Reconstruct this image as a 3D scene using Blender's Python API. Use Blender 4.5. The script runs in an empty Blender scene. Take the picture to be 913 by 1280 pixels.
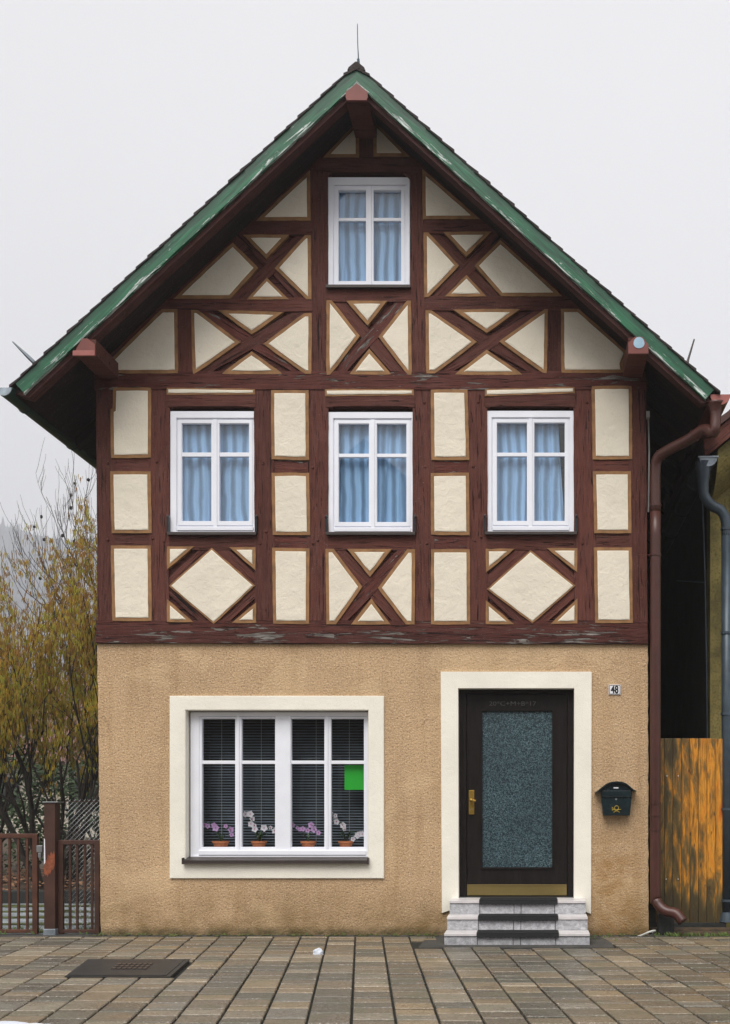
import bpy, bmesh, math, random
from mathutils import Vector, Matrix, noise
R = math.radians
random.seed(7)
scene = bpy.context.scene
col = scene.collection

# ------------------------------------------------------------------ camera
PXM = 125.0          # photo pixels per metre on the facade plane (y = 0)
DIST = 11.0
CX, HZ = 665.0, 1005.0
CAMX, CAMZ = 1.592, 1.304
cam = bpy.data.cameras.new('camera')
cam.sensor_fit = 'VERTICAL'; cam.sensor_height = 36; cam.sensor_width = 36
cam.lens = 36 * (PXM * DIST) / 1280
cam.shift_x = (456.5 - CX) / 1280; cam.shift_y = (HZ - 640) / 1280
cam.clip_start = .1; cam.clip_end = 3000
co = bpy.data.objects.new('camera', cam); col.objects.link(co)
co.location = (CAMX, -DIST, CAMZ); co.rotation_euler = (R(90), 0, 0)
scene.camera = co

# ------------------------------------------------------------------ light
SUN_EL, SUN_AZ = 56, 196   # high soft light behind the camera, a little from the left
w = bpy.data.worlds.new('World'); scene.world = w; w.use_nodes = True
nt = w.node_tree; nt.nodes.clear()
out = nt.nodes.new('ShaderNodeOutputWorld')
sky = nt.nodes.new('ShaderNodeTexSky'); sky.sky_type = 'NISHITA'; sky.sun_disc = False
sky.sun_elevation = R(SUN_EL); sky.sun_rotation = R(SUN_AZ)
sky.air_density = 1.0; sky.dust_density = 6.0; sky.ozone_density = 1.0
b1 = nt.nodes.new('ShaderNodeBackground'); b1.inputs[1].default_value = .05
nt.links.new(sky.outputs[0], b1.inputs[0])
b2 = nt.nodes.new('ShaderNodeBackground'); b2.inputs[0].default_value = (.82, .815, .83, 1); b2.inputs[1].default_value = .96
tc = nt.nodes.new('ShaderNodeTexCoord'); nz = nt.nodes.new('ShaderNodeTexNoise')
nz.inputs['Scale'].default_value = 1.6; nz.inputs['Detail'].default_value = 5
mr = nt.nodes.new('ShaderNodeMapRange'); mr.inputs[1].default_value = .3; mr.inputs[2].default_value = .7
mr.inputs[3].default_value = .74; mr.inputs[4].default_value = .80
nt.links.new(tc.outputs['Generated'], nz.inputs['Vector']); nt.links.new(nz.outputs[0], mr.inputs[0])
nt.links.new(mr.outputs[0], b2.inputs[1])
mx = nt.nodes.new('ShaderNodeMixShader'); mx.inputs[0].default_value = .93
nt.links.new(b1.outputs[0], mx.inputs[1]); nt.links.new(b2.outputs[0], mx.inputs[2])
nt.links.new(mx.outputs[0], out.inputs[0])
sun = bpy.data.lights.new('sun', 'SUN'); sun.energy = 2.1; sun.angle = R(40); sun.color = (1, .97, .92)
so = bpy.data.objects.new('sun', sun); col.objects.link(so)
a = R(SUN_AZ)
d = Vector((math.sin(a) * math.cos(R(SUN_EL)), math.cos(a) * math.cos(R(SUN_EL)), math.sin(R(SUN_EL))))
so.rotation_euler = d.to_track_quat('Z', 'Y').to_euler(); so.location = (-5, -20, 20)
vs = scene.view_settings
vs.view_transform = 'Standard'; vs.look = 'None'; vs.exposure = .58; vs.gamma = 1; vs.use_curve_mapping = False
scene.cycles.use_denoising = True; scene.cycles.volume_bounces = 4
scene.cycles.max_bounces = 8; scene.cycles.transparent_max_bounces = 12
scene.cycles.sample_clamp_indirect = 4

# ------------------------------------------------------------------ measuring helpers
def P(px, py, y=0.0):
    s = PXM * DIST / (DIST + y)
    return Vector((CAMX + (px - CX) / s, y, CAMZ + (HZ - py) / s))
def G(px, py):
    s = (py - HZ) / CAMZ
    return Vector((CAMX + (px - CX) / s, PXM * DIST / s - DIST, 0))
def WX(px): return (px - 466) / PXM
def WZ(py): return (1168 - py) / PXM

# ------------------------------------------------------------------ materials
class N:
    def __init__(s, name):
        s.m = bpy.data.materials.new(name); s.m.use_nodes = True
        s.t = s.m.node_tree; s.b = s.t.nodes['Principled BSDF']; s.out = s.t.nodes['Material Output']
    def n(s, typ, ins=None, **pr):
        x = s.t.nodes.new('ShaderNode' + typ)
        for k, v in pr.items(): setattr(x, k, v)
        for k, v in (ins or {}).items():
            i = x.inputs[k]
            if isinstance(v, bpy.types.NodeSocket): s.t.links.new(v, i)
            else: i.default_value = v
        return x
    def set(s, k, v):
        i = s.b.inputs[k]
        if isinstance(v, bpy.types.NodeSocket): s.t.links.new(v, i)
        else: i.default_value = v
    def coord(s, scale=(1, 1, 1), rnd=True):
        t = s.n('TexCoord').outputs['Object']
        if rnd:
            oi = s.n('ObjectInfo')
            v = s.n('VectorMath', {0: oi.outputs['Random'], 1: (37, 53, 71)}, operation='MULTIPLY')
            t = s.n('VectorMath', {0: t, 1: v.outputs[0]}).outputs[0]
        return s.n('Mapping', {'Vector': t, 'Scale': scale}).outputs[0]
    def noise(s, v, scale, detail=4, rough=.55, dist=0):
        return s.n('TexNoise', {'Vector': v, 'Scale': scale, 'Detail': detail, 'Roughness': rough, 'Distortion': dist}).outputs[0]
    def ramp(s, f, stops, mode='LINEAR'):
        r = s.n('ValToRGB', {0: f}); r.color_ramp.interpolation = mode
        e = r.color_ramp.elements
        while len(e) > 1: e.remove(e[0])
        for i, (p, c) in enumerate(stops):
            k = e[0] if i == 0 else e.new(p)
            k.position = p
            if isinstance(c, (int, float)): c = (c, c, c)
            k.color = (*c[:3], 1)
        return r.outputs[0]
    def mix(s, f, a_, b_, mode='MIX'):
        x = s.n('Mix', data_type='RGBA', blend_type=mode)
        for k, v in ((0, f), (6, a_), (7, b_)):
            if isinstance(v, bpy.types.NodeSocket): s.t.links.new(v, x.inputs[k])
            else: x.inputs[k].default_value = v if k == 0 else (*v[:3], 1)
        return x.outputs[2]
    def math(s, op, a_, b_=0.0):
        return s.n('Math', {0: a_, 1: b_}, operation=op).outputs[0]
    def bump(s, h, strength=.3, dist=.01, normal=None):
        ins = {'Height': h, 'Strength': strength, 'Distance': dist}
        if normal is not None: ins['Normal'] = normal
        r = s.n('Bump', ins).outputs[0]
        s.set('Normal', r); return r

def srgb(r, g, b):
    f = lambda c: (c / 255 / 12.92) if c <= 10 else ((c / 255 + .055) / 1.055) ** 2.4
    return (f(r), f(g), f(b))

def m_simple(name, c, rough=.5, metal=0, var=.15, scale=8, bump=.1, bscale=60, stretch=(1, 1, 1), spec=.5):
    k = N(name); v = k.coord(stretch)
    n1 = k.noise(v, scale, 5)
    k.set('Base Color', k.ramp(n1, [(.3, [x * (1 - var) for x in c]), (.7, [min(1, x * (1 + var)) for x in c])]))
    k.set('Roughness', rough); k.set('Metallic', metal); k.set('Specular IOR Level', spec)
    if bump: k.bump(k.noise(v, bscale, 3), bump, .004)
    return k.m

def m_timber(name, c, peel=0.0):
    k = N(name)
    v = k.coord((1.1, 14, 14)); v2 = k.coord((1, 1, 1)); v3 = k.coord((2.2, 40, 40)); v4 = k.coord((1.0, 9, 9))
    g = k.noise(v, 3.0, 6, .6, .4)
    blot = k.noise(v2, 6, 4)
    cc = k.ramp(g, [(.3, [x * .6 for x in c]), (.5, c), (.7, [x * 1.35 for x in c])])
    cc = k.mix(k.ramp(blot, [(.35, 0), (.75, .5)]), cc, [x * 1.35 + .012 for x in c])
    tone = k.n('MapRange', {0: k.n('ObjectInfo').outputs['Random'], 3: .80, 4: 1.2}).outputs[0]
    cc = k.n('VectorMath', {0: cc, 3: tone}, operation='SCALE').outputs[0]
    wash = k.ramp(k.noise(k.coord((.8, 3, 3)), 3.5, 6, .7), [(.50, 0), (.72, .4)])
    cc = k.mix(wash, cc, [x * 1.3 + .03 for x in c])
    crack = k.ramp(k.noise(v3, 1.6, 4, .65, .6), [(.0, 1), (.34, 1), (.40, 0)])
    cc = k.mix(crack, cc, (.012, .006, .005))
    specks = k.ramp(k.noise(k.coord((1, 1, 1)), 100, 2), [(.66, 0), (.72, .6)])
    cc = k.mix(specks, cc, (.22, .17, .15))
    sp = k.ramp(k.noise(k.coord((.9, 26, 26)), 1.0, 5, .6, .3), [(0, 1), (.335, 1), (.36, 0)])
    cc = k.mix(sp, cc, (.008, .004, .004)); crack = k.math('MAXIMUM', crack, sp)
    h = k.mix(crack, g, (0, 0, 0))
    if peel > 0:
        pm = k.ramp(k.noise(v4, 2.2, 7, .68, .6), [(.70 - peel * .2, 0), (.72 - peel * .2, 1)])
        pn = k.ramp(k.noise(v3, 2.5, 5), [(.3, (.03, .025, .022)), (.52, (.16, .14, .125)), (.7, (.33, .31, .29))])
        cc = k.mix(pm, cc, pn)
        h = k.mix(pm, h, (0, 0, 0))
    k.set('Base Color', cc); k.set('Roughness', .7); k.set('Specular IOR Level', .18)
    b = k.bump(h, 1.0, .010)
    k.bump(k.noise(v2, 90, 3), .25, .003, b)
    return k.m

def m_plaster(name, c, relief=.35, dirt=.3):
    k = N(name); v = k.coord((1, 1, 1))
    big = k.noise(v, 2.2, 4); med = k.noise(v, 14, 6, .6, .8); fine = k.noise(v, 120, 3)
    cc = k.ramp(big, [(.3, [x * .90 for x in c]), (.7, c)])
    cr = k.ramp(med, [(.28, 1), (.36, 0)])
    cc = k.mix(k.math('MULTIPLY', cr, dirt), cc, [x * .62 for x in c])
    cc = k.mix(k.ramp(fine, [(.30, .45), (.44, 0)]), cc, [x * .72 for x in c])
    k.set('Base Color', cc); k.set('Roughness', .88); k.set('Specular IOR Level', .2)
    vo = k.n('TexVoronoi', {'Vector': v, 'Scale': 9.0}, feature='SMOOTH_F1').outputs[0]
    b = k.bump(k.math('ADD', med, k.math('MULTIPLY', vo, .6)), relief, .03)
    k.bump(fine, .4, .005, b)
    return k.m

def m_stucco():
    k = N('roughcast render'); v = k.coord((1, 1, 1), False)
    sep = k.n('SeparateXYZ', {0: k.n('TexCoord').outputs['Object']})
    c = srgb(200, 168, 132)
    big = k.noise(v, 1.3, 5, .6); fine = k.noise(v, 66, 4, .7); f2 = k.noise(v, 80, 3, .6)
    cc = k.ramp(big, [(.30, [x * .82 for x in c]), (.55, c), (.75, [min(1, x * 1.1) for x in c])])
    pit = k.ramp(fine, [(.37, .8), (.47, 0)])
    cc = k.mix(pit, cc, [x * .36 for x in c])
    cc = k.mix(k.ramp(f2, [(.54, 0), (.66, .65)]), cc, srgb(246, 222, 184))
    drip = k.ramp(k.noise(k.coord((7, 7, .55), False), 1.0, 6, .65), [(.50, 0), (.68, .28)])
    cc = k.mix(drip, cc, srgb(150, 116, 76))
    patch = k.ramp(k.noise(v, .9, 2, .5, .5), [(.56, 0), (.575, .16)])
    cc = k.mix(patch, cc, srgb(240, 212, 170))
    hair = k.n('TexVoronoi', {'Vector': k.n('VectorMath', {0: v, 1: k.n('VectorMath', {0: k.n('TexNoise', {'Vector': v, 'Scale': 3.0}).outputs['Color'], 3: .35}, operation='SCALE').outputs[0]}, operation='ADD').outputs[0], 'Scale': .8}, feature='DISTANCE_TO_EDGE').outputs[0]
    cc = k.mix(k.math('MULTIPLY', k.ramp(hair, [(.0, .5), (.003, 0)]), k.ramp(k.noise(v, 1.1, 2), [(.5, 0), (.6, 1)])), cc, srgb(90, 66, 44))
    # damp and grime rising from the pavement, patchy
    zz = k.n('MapRange', {0: sep.outputs[2], 1: .55, 2: .0, 3: 0, 4: 1}).outputs[0]
    dm = k.math('MULTIPLY', zz, k.ramp(k.noise(v, 3.2, 5, .65), [(.35, .15), (.65, .95)]))
    cc = k.mix(dm, cc, srgb(128, 104, 66))
    ed = k.n('MapRange', {0: sep.outputs[2], 1: .09, 2: .02, 3: 0, 4: .8}).outputs[0]
    cc = k.mix(k.math('MULTIPLY', ed, k.ramp(k.noise(v, 9, 4), [(.3, .4), (.6, 1)])), cc, srgb(70, 66, 44))
    # water stain below the letter box
    sx = k.n('MapRange', {0: k.math('ABSOLUTE', k.math('SUBTRACT', sep.outputs[0], 2.42)), 1: .36, 2: .10, 3: 0, 4: 1}).outputs[0]
    sz = k.n('MapRange', {0: sep.outputs[2], 1: 1.2, 2: .7, 3: 0, 4: .65}).outputs[0]
    st = k.math('MULTIPLY', k.math('MULTIPLY', sx, sz), k.ramp(k.noise(v, 4, 5, .6, 1), [(.36, .1), (.56, 1)]))
    cc = k.mix(st, cc, srgb(150, 112, 62))
    k.set('Base Color', cc); k.set('Roughness', .93); k.set('Specular IOR Level', .15)
    vo = k.n('TexVoronoi', {'Vector': v, 'Scale': 46.0}).outputs[0]
    b = k.bump(k.math('ADD', fine, k.math('MULTIPLY', vo, .4)), .8, .014)
    return k.m

def m_green():
    k = N('peeling green paint')
    tco = k.n('TexCoord').outputs['Object']
    v = k.coord((1, 12, 12)); vs_ = k.coord((1.6, 16, 16)); v1 = k.coord((1, 1, 1))
    z = k.n('SeparateXYZ', {0: tco}).outputs[2]
    g = k.noise(v, 3, 5)
    c = k.ramp(g, [(.25, srgb(3, 44, 30)), (.5, srgb(8, 88, 56)), (.8, srgb(28, 120, 80))])
    ft = k.n('MapRange', {0: z, 1: -.02, 2: .07, 3: 0, 4: 1}).outputs[0]
    c = k.mix(k.math('MULTIPLY', ft, k.ramp(k.noise(v1, 5, 5), [(.3, .4), (.6, 1)])), c, srgb(8, 42, 34))
    edge = k.n('MapRange', {0: z, 1: .0, 2: -.085, 3: 0, 4: .17}).outputs[0]
    n_ = k.math('ADD', k.noise(vs_, 1.7, 8, .72, .8), edge)
    pm = k.ramp(n_, [(.635, 0), (.655, 1)])
    c = k.mix(pm, c, k.ramp(k.noise(v, 6, 4), [(.35, srgb(90, 110, 100)), (.55, srgb(200, 208, 204)), (.8, srgb(222, 226, 224))]))
    k.set('Base Color', c); k.set('Roughness', .5)
    k.bump(k.mix(pm, g, (0, 0, 0)), .6, .006)
    return k.m

def m_boards():
    k = N('weathered varnished pine')
    v = k.coord((9, 9, .8)); v2 = k.coord((7, 7, 1.5)); v1 = k.coord((1, 1, 1))
    tco = k.n('SeparateXYZ', {0: k.n('TexCoord').outputs['Object']})
    f = k.math('ADD', k.noise(v2, 1.6, 8, .7, .5), k.n('MapRange', {0: tco.outputs[0], 1: -.34, 2: .34, 3: -.06, 4: .16}).outputs[0])
    f = k.math('SUBTRACT', f, k.n('MapRange', {0: tco.outputs[2], 1: .5, 2: .0, 3: 0, 4: .2}).outputs[0])
    c = k.ramp(f, [(.40, srgb(64, 56, 34)), (.50, srgb(112, 92, 48)), (.56, srgb(170, 112, 36)), (.64, srgb(220, 150, 44)), (.80, srgb(196, 96, 16))])
    c = k.mix(k.ramp(k.noise(v, 6, 5), [(.35, .6), (.55, 0)]), c, srgb(80, 58, 26))
    kn = k.n('TexVoronoi', {'Vector': k.coord((8, 8, 3)), 'Scale': 1.5}).outputs[0]
    c = k.mix(k.ramp(kn, [(.06, .9), (.13, 0)]), c, srgb(60, 32, 12))
    k.set('Base Color', c); k.set('Roughness', .45)
    k.bump(k.noise(v, 8, 4), .4, .004)
    return k.m

def m_paver():
    k = N('concrete paving slab'); v = k.coord((1, 1, 1), False)
    at = k.n('Attribute', attribute_name='tone'); t = k.n('SeparateColor', {0: at.outputs['Color']})
    c = k.ramp(t.outputs[0], [(0, srgb(86, 82, 74)), (.3, srgb(116, 102, 84)), (.55, srgb(134, 117, 92)), (.8, srgb(108, 104, 96)), (1, srgb(152, 138, 116))])
    n1 = k.noise(v, 3, 6, .65); n2 = k.noise(v, 70, 3, .7); n3 = k.noise(v, 14, 5, .7)
    c = k.mix(k.ramp(n3, [(.30, .55), (.52, 0)]), c, srgb(84, 74, 62))
    c = k.mix(k.ramp(n2, [(.56, 0), (.68, .6)]), c, srgb(206, 196, 180))
    c = k.mix(k.ramp(n2, [(.32, .6), (.44, 0)]), c, srgb(48, 42, 36))
    c = k.mix(k.ramp(n1, [(.48, 0), (.68, .5)]), c, srgb(92, 92, 70))
    k.set('Base Color', c); k.set('Roughness', k.ramp(n1, [(.35, .18), (.65, .6)]))
    k.bump(k.math('ADD', n2, k.math('MULTIPLY', n3, .8)), .5, .006)
    return k.m

def m_ground(name, a_, b_, scale=6, fine=60):
    k = N(name); v = k.coord((1, 1, 1), False)
    c = k.ramp(k.noise(v, scale, 6, .65), [(.35, a_), (.62, b_)])
    c = k.mix(k.ramp(k.noise(v, fine, 3), [(.35, .5), (.5, 0)]), c, [x * .4 for x in a_])
    k.set('Base Color', c); k.set('Roughness', .85); k.bump(k.noise(v, fine, 4), .5, .01)
    return k.m

def m_glass():
    k = N('window glass'); v = k.coord((1, 1, 1))
    tr = k.n('BsdfTransparent', {0: (.97, .985, 1, 1)})
    gl = k.n('BsdfGlossy', {0: (1, 1, 1, 1), 'Roughness': .015})
    bp = k.n('Bump', {'Height': k.noise(v, 2.5, 1), 'Strength': .03, 'Distance': .02})
    k.t.links.new(bp.outputs[0], gl.inputs['Normal'])
    lw = k.n('LayerWeight', {0: .5})     # Schlick reflectance, the same from both sides of the pane
    f = k.math('ADD', k.math('MULTIPLY', k.math('POWER', lw.outputs['Facing'], 5.0), .95), .045)
    mm = k.n('MixShader', {0: f, 1: tr.outputs[0], 2: gl.outputs[0]})
    k.t.links.new(mm.outputs[0], k.out.inputs[0])
    return k.m

def m_pattern_glass():
    k = N('hammered door glass'); v = k.coord((1, 1, 1))
    ck = k.n('TexVoronoi', {'Vector': v, 'Scale': 120.0}, distance='CHEBYCHEV').outputs[0]
    vc = k.n('TexVoronoi', {'Vector': v, 'Scale': 120.0}, distance='CHEBYCHEV').outputs['Color']
    n1 = k.noise(v, 130, 2)
    s = k.math('ADD', k.math('MULTIPLY', n1, .35), k.math('MULTIPLY', k.n('SeparateColor', {0: vc}).outputs[0], .65))
    c = k.ramp(s, [(.2, srgb(24, 38, 44)), (.5, srgb(46, 66, 74)), (.85, srgb(98, 120, 126))])
    c = k.mix(k.ramp(k.noise(v, 1.6, 3), [(.3, .5), (.6, 0)]), c, srgb(36, 50, 58))
    k.set('Base Color', c); k.set('Roughness', .22); k.bump(ck, .6, .004)
    return k.m

def m_curtain(name, c):
    k = N(name); v = k.coord((1, 1, 1))
    st = k.n('TexWave', {'Vector': v, 'Scale': 3.2, 'Distortion': 3.0, 'Detail': 2.0, 'Detail Scale': .6}, bands_direction='X').outputs[0]
    cc = k.ramp(st, [(0, [x * .62 for x in c]), (.35, [x * .85 for x in c]), (.7, [min(1, x * 1.25) for x in c])])  # stripes put the light and shade of the folds into the cloth colour
    df = k.n('BsdfDiffuse', {0: cc}); tl = k.n('BsdfTranslucent', {0: cc})
    mm = k.n('MixShader', {0: .06, 1: df.outputs[0], 2: tl.outputs[0]})
    k.t.links.new(mm.outputs[0], k.out.inputs[0])
    return k.m

M = dict(
    timber=m_timber('oxblood painted timber', srgb(84, 46, 38)),
    timber_peel=m_timber('weathered oxblood timber', srgb(84, 43, 36), .55),
    timber_rot=m_timber('rotting oxblood timber', srgb(78, 40, 34), .75),
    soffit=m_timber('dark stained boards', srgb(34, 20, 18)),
    disc=m_simple('pale blue metal disc', srgb(150, 178, 196), .4, .3),
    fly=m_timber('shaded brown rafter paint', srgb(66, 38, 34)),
    endred=m_simple('brick red painted timber end', srgb(116, 56, 48), .55, bump=.2),
    cream=m_plaster('cream plaster', srgb(235, 226, 208), .32, .35),
    pale=m_plaster('white limewash line', srgb(244, 238, 222), .2, .1),
    ochre=m_simple('ochre painted border', srgb(142, 104, 66), .8, var=.28, scale=10, bump=.3, bscale=80),
    stucco=m_stucco(),
    surround=m_plaster('off white smooth render', srgb(246, 241, 228), .12, .12),
    pvc=m_simple('white plastic frame', srgb(238, 240, 248), .35, var=.04, scale=4, bump=.03),
    alu=m_simple('grey aluminium', srgb(150, 152, 154), .35, .7, bump=.05),
    sill=m_simple('dark bronze sill', srgb(66, 58, 56), .45, .3, bump=.1),
    glass=m_glass(), pglass=m_pattern_glass(), green=m_green(),
    tile=m_ground('dark weathered roof tile', srgb(34, 30, 30), srgb(58, 48, 46), 8),
    dgreen=m_simple('dark green painted zinc', srgb(26, 60, 50), .45, .2, var=.35, scale=5, bump=.1),
    zinc=m_simple('galvanised zinc', srgb(150, 160, 168), .4, .6, var=.3, scale=12, bump=.1),
    redpipe=m_simple('brown red painted pipe', srgb(72, 38, 31), .4, var=.2, scale=7, bump=.12),
    lred=m_simple('faded red paint', srgb(156, 90, 82), .55, var=.12, bump=.1),
    greypipe=m_simple('slate grey pipe', srgb(66, 78, 88), .4, .2, var=.25, bump=.1),
    door=m_simple('dark brown door wood', srgb(28, 23, 22), .45, spec=.2, var=.4, scale=5, bump=.25, bscale=30, stretch=(8, 8, 1)),
    brass=m_simple('worn brass', srgb(176, 142, 66), .35, .75, var=.25, scale=20),
    kick=m_simple('dull brass plate', srgb(140, 122, 74), .42, .6, var=.15, scale=3),
    black=m_simple('black rubber', (.012, .013, .015), .6, var=.3, scale=30, bump=.4),
    stone=m_ground('marbled grey step tile', srgb(150, 150, 154), srgb(196, 196, 200), 22, 90),
    tread=m_simple('pale step nosing', srgb(206, 202, 202), .35, var=.12, bump=.08),
    grout=m_simple('dark grout', srgb(52, 50, 50), .9),
    interior=m_simple('dim interior wall', srgb(70, 66, 62), .9),
    curtain=m_curtain('pale blue net', srgb(146, 178, 208)),
    box=m_simple('dark green letter box enamel', srgb(22, 36, 40), .25, var=.2, bump=.04, spec=.6),
    gold=m_simple('gold emblem paint', srgb(190, 160, 60), .4, .4),
    plate=m_simple('white enamel', srgb(232, 232, 236), .25, var=.04),
    ink=m_simple('black enamel', (.01, .01, .012), .3),
    chalk=m_simple('faint chalk', srgb(88, 88, 86), .9, var=.5, scale=80),
    rust=m_simple('brown painted fence metal', srgb(70, 44, 35), .5, .1, var=.35, scale=5, bump=.2),
    rust2=m_simple('rust brown gate metal', srgb(84, 50, 36), .5, .1, var=.35, scale=5, bump=.2),
    steel=m_simple('bare galvanised wire', srgb(128, 132, 134), .4, .7),
    boards=m_boards(), paver=m_paver(),
    joint=m_ground('dark joint soil', srgb(16, 15, 13), srgb(30, 31, 22), 5),
    asphalt=m_ground('worn asphalt', srgb(52, 52, 50), srgb(72, 70, 66), 5, 90),
    moss=m_ground('moss and soil', srgb(44, 44, 26), srgb(88, 96, 44), 9, 50),
    garden=m_ground('old garden paving', srgb(96, 104, 108), srgb(150, 158, 162), 3, 30),
    earth=m_ground('leaf covered soil', srgb(40, 34, 26), srgb(84, 66, 44), 7, 40),
    bark=m_simple('dark wet bark', srgb(44, 38, 32), .8, var=.4, scale=12, bump=.5),
    twig=m_simple('grey twig bark', srgb(78, 72, 68), .8, var=.3),
    catkin=m_simple('ochre hazel catkin', srgb(168, 138, 44), .8, var=.35, scale=2.2, bump=0),
    catkin2=m_simple('olive hazel catkin', srgb(152, 146, 46), .8, var=.4, scale=2.0, bump=0),
    catkin3=m_simple('russet hazel catkin', srgb(142, 102, 40), .8, var=.35, scale=2.4, bump=0),
    leaf=m_simple('dark evergreen leaf', srgb(58, 82, 40), .55, var=.45, scale=3, bump=0),
    needle=m_simple('dark needle', srgb(30, 48, 34), .7, var=.3, bump=0),
    cone=m_simple('dark cone', srgb(26, 22, 22), .8, bump=0),
    brown=m_simple('dry brown leaf', srgb(136, 98, 70), .8, var=.4, scale=6, bump=0),
    snow=m_simple('old snow', srgb(206, 212, 222), .6, var=.04, bump=.3),
    yellow=m_ground('stained yellow render', srgb(92, 84, 48), srgb(150, 136, 78), 2.2, 40),
    darkwall=m_ground('shade darkened wall', srgb(28, 30, 30), srgb(44, 46, 44), 3, 40),  # near-black base colour carries the shade of the alley
    sidewall=m_ground('grey green side render', srgb(80, 78, 66), srgb(110, 104, 84), 3, 40),
    oppwall=m_ground('dull brown render', srgb(44, 44, 46), srgb(74, 70, 66), 1, 8),
    farroof=m_ground('far red tiles', srgb(104, 72, 68), srgb(130, 94, 86), 2, 10),
    farwall=m_ground('far pale render', srgb(170, 160, 146), srgb(196, 188, 172), 1, 8),
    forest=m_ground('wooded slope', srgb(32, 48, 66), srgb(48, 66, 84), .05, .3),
    pot=m_simple('terracotta pot', srgb(196, 118, 72), .75, bump=.1),
    purple=m_simple('lilac orchid petal', srgb(186, 148, 190), .6, bump=0),
    white=m_simple('white orchid petal', srgb(216, 210, 212), .6, bump=0),
    lip=m_simple('magenta orchid lip', srgb(176, 60, 120), .6, bump=0),
    greenleaf=m_simple('orchid leaf', srgb(52, 84, 44), .4, bump=0),
    slat=m_simple('blind slat', srgb(120, 130, 138), .45, .2, bump=0),
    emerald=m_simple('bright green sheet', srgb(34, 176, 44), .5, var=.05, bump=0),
    iron=m_simple('cast iron cover', srgb(44, 45, 46), .5, .4, var=.3, scale=9, bump=.6, bscale=40),
    grass=m_simple('weed green', srgb(88, 112, 48), .7, var=.4, bump=0),
    cable=m_simple('dirty white cable', srgb(190, 190, 186), .5),
)

# ------------------------------------------------------------------ object helpers
def tag(o, label=None, cat=None, group=None, kind=None):
    if label: o['label'] = label
    if cat: o['category'] = cat
    if group: o['group'] = group
    if kind: o['kind'] = kind
    return o
def empty(name, loc=(0, 0, 0), parent=None):
    o = bpy.data.objects.new(name, None); col.objects.link(o); o.location = loc
    o.empty_display_size = .2
    if parent: o.parent = parent
    return o
def wpos(o):
    v = Vector((0, 0, 0))
    while o: v += o.location; o = o.parent
    return v
def link(name, bm, mats, parent=None, origin=None, rot=0.0, smooth=False):
    """one mesh object; geometry in world coords is moved into the local frame (origin, turned about Y by rot)"""
    if origin is None: origin = wpos(parent) if parent else Vector((0, 0, 0))
    origin = Vector(origin)
    Mx = Matrix.Translation(origin) @ Matrix.Rotation(rot, 4, 'Y')
    bm.transform(Mx.inverted())
    bmesh.ops.recalc_face_normals(bm, faces=bm.faces)
    me = bpy.data.meshes.new(name); bm.to_mesh(me); bm.free()
    if not isinstance(mats, (list, tuple)): mats = [mats]
    for m in mats: me.materials.append(m)
    if smooth:
        for p in me.polygons: p.use_smooth = True
    o = bpy.data.objects.new(name, me); col.objects.link(o)
    o.rotation_mode = 'XYZ'
    if parent:
        o.parent = parent
        pm = Matrix.Identity(4)
        q = parent; chain = []
        while q: chain.append(q); q = q.parent
        for q in reversed(chain):
            pm = pm @ Matrix.Translation(q.location) @ q.rotation_euler.to_matrix().to_4x4()
        lm = pm.inverted() @ Mx
        o.location = lm.to_translation(); o.rotation_euler = lm.to_euler()
    else:
        o.location = origin; o.rotation_euler = (0, rot, 0)
    return o

def prism(bm, poly, y0, y1, mi=0, bevel=0.0):
    """poly: list of (x, z); front at y0"""
    vf = [bm.verts.new((x, y0, z)) for x, z in poly]
    vb = [bm.verts.new((x, y1, z)) for x, z in poly]
    n = len(poly); fs = []
    fs.append(bm.faces.new(vf)); fs.append(bm.faces.new(vb[::-1]))
    for i in range(n):
        j = (i + 1) % n
        fs.append(bm.faces.new((vf[i], vb[i], vb[j], vf[j])))
    for f in fs: f.material_index = mi
    if bevel:
        es = [e for e in fs[0].edges]
        bmesh.ops.bevel(bm, geom=es, offset=bevel, segments=2, affect='EDGES', profile=.5)
    return fs
def box(bm, x0, x1, y0, y1, z0, z1, mi=0, bevel=0.0):
    c = Vector(((x0 + x1) / 2, (y0 + y1) / 2, (z0 + z1) / 2))
    r = bmesh.ops.create_cube(bm, size=1, matrix=Matrix.Translation(c) @ Matrix.Diagonal((abs(x1 - x0), abs(y1 - y0), abs(z1 - z0), 1)))
    fs = {f for v in r['verts'] for f in v.link_faces}
    for f in fs: f.material_index = mi
    if bevel:
        es = list({e for f in fs for e in f.edges})
        rr = bmesh.ops.bevel(bm, geom=es, offset=bevel, segments=2, affect='EDGES', profile=.6)
        for f in rr['faces']: f.material_index = mi
def ring_xz(bm, o, i, y0, y1, mi=0, bevel=0.0):
    """frame: outer (x0,x1,z0,z1), inner the same; four mitred sides"""
    ox = [(o[0], o[2]), (o[1], o[2]), (o[1], o[3]), (o[0], o[3])]
    ix = [(i[0], i[2]), (i[1], i[2]), (i[1], i[3]), (i[0], i[3])]
    vs_ = [[bm.verts.new((x, y, z)) for x, z in L] for L, y in ((ox, y0), (ix, y0), (ix, y1), (ox, y1))]
    es = []
    for k in range(4):
        j = (k + 1) % 4
        for a_ in range(4):
            b_ = (a_ + 1) % 4
            f = bm.faces.new((vs_[a_][k], vs_[a_][j], vs_[b_][j], vs_[b_][k])); f.material_index = mi
        es.append(bm.edges.get((vs_[0][k], vs_[0][j]))); es.append(bm.edges.get((vs_[1][k], vs_[1][j])))
    if bevel: bmesh.ops.bevel(bm, geom=es, offset=bevel, segments=2, affect='EDGES')
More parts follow.
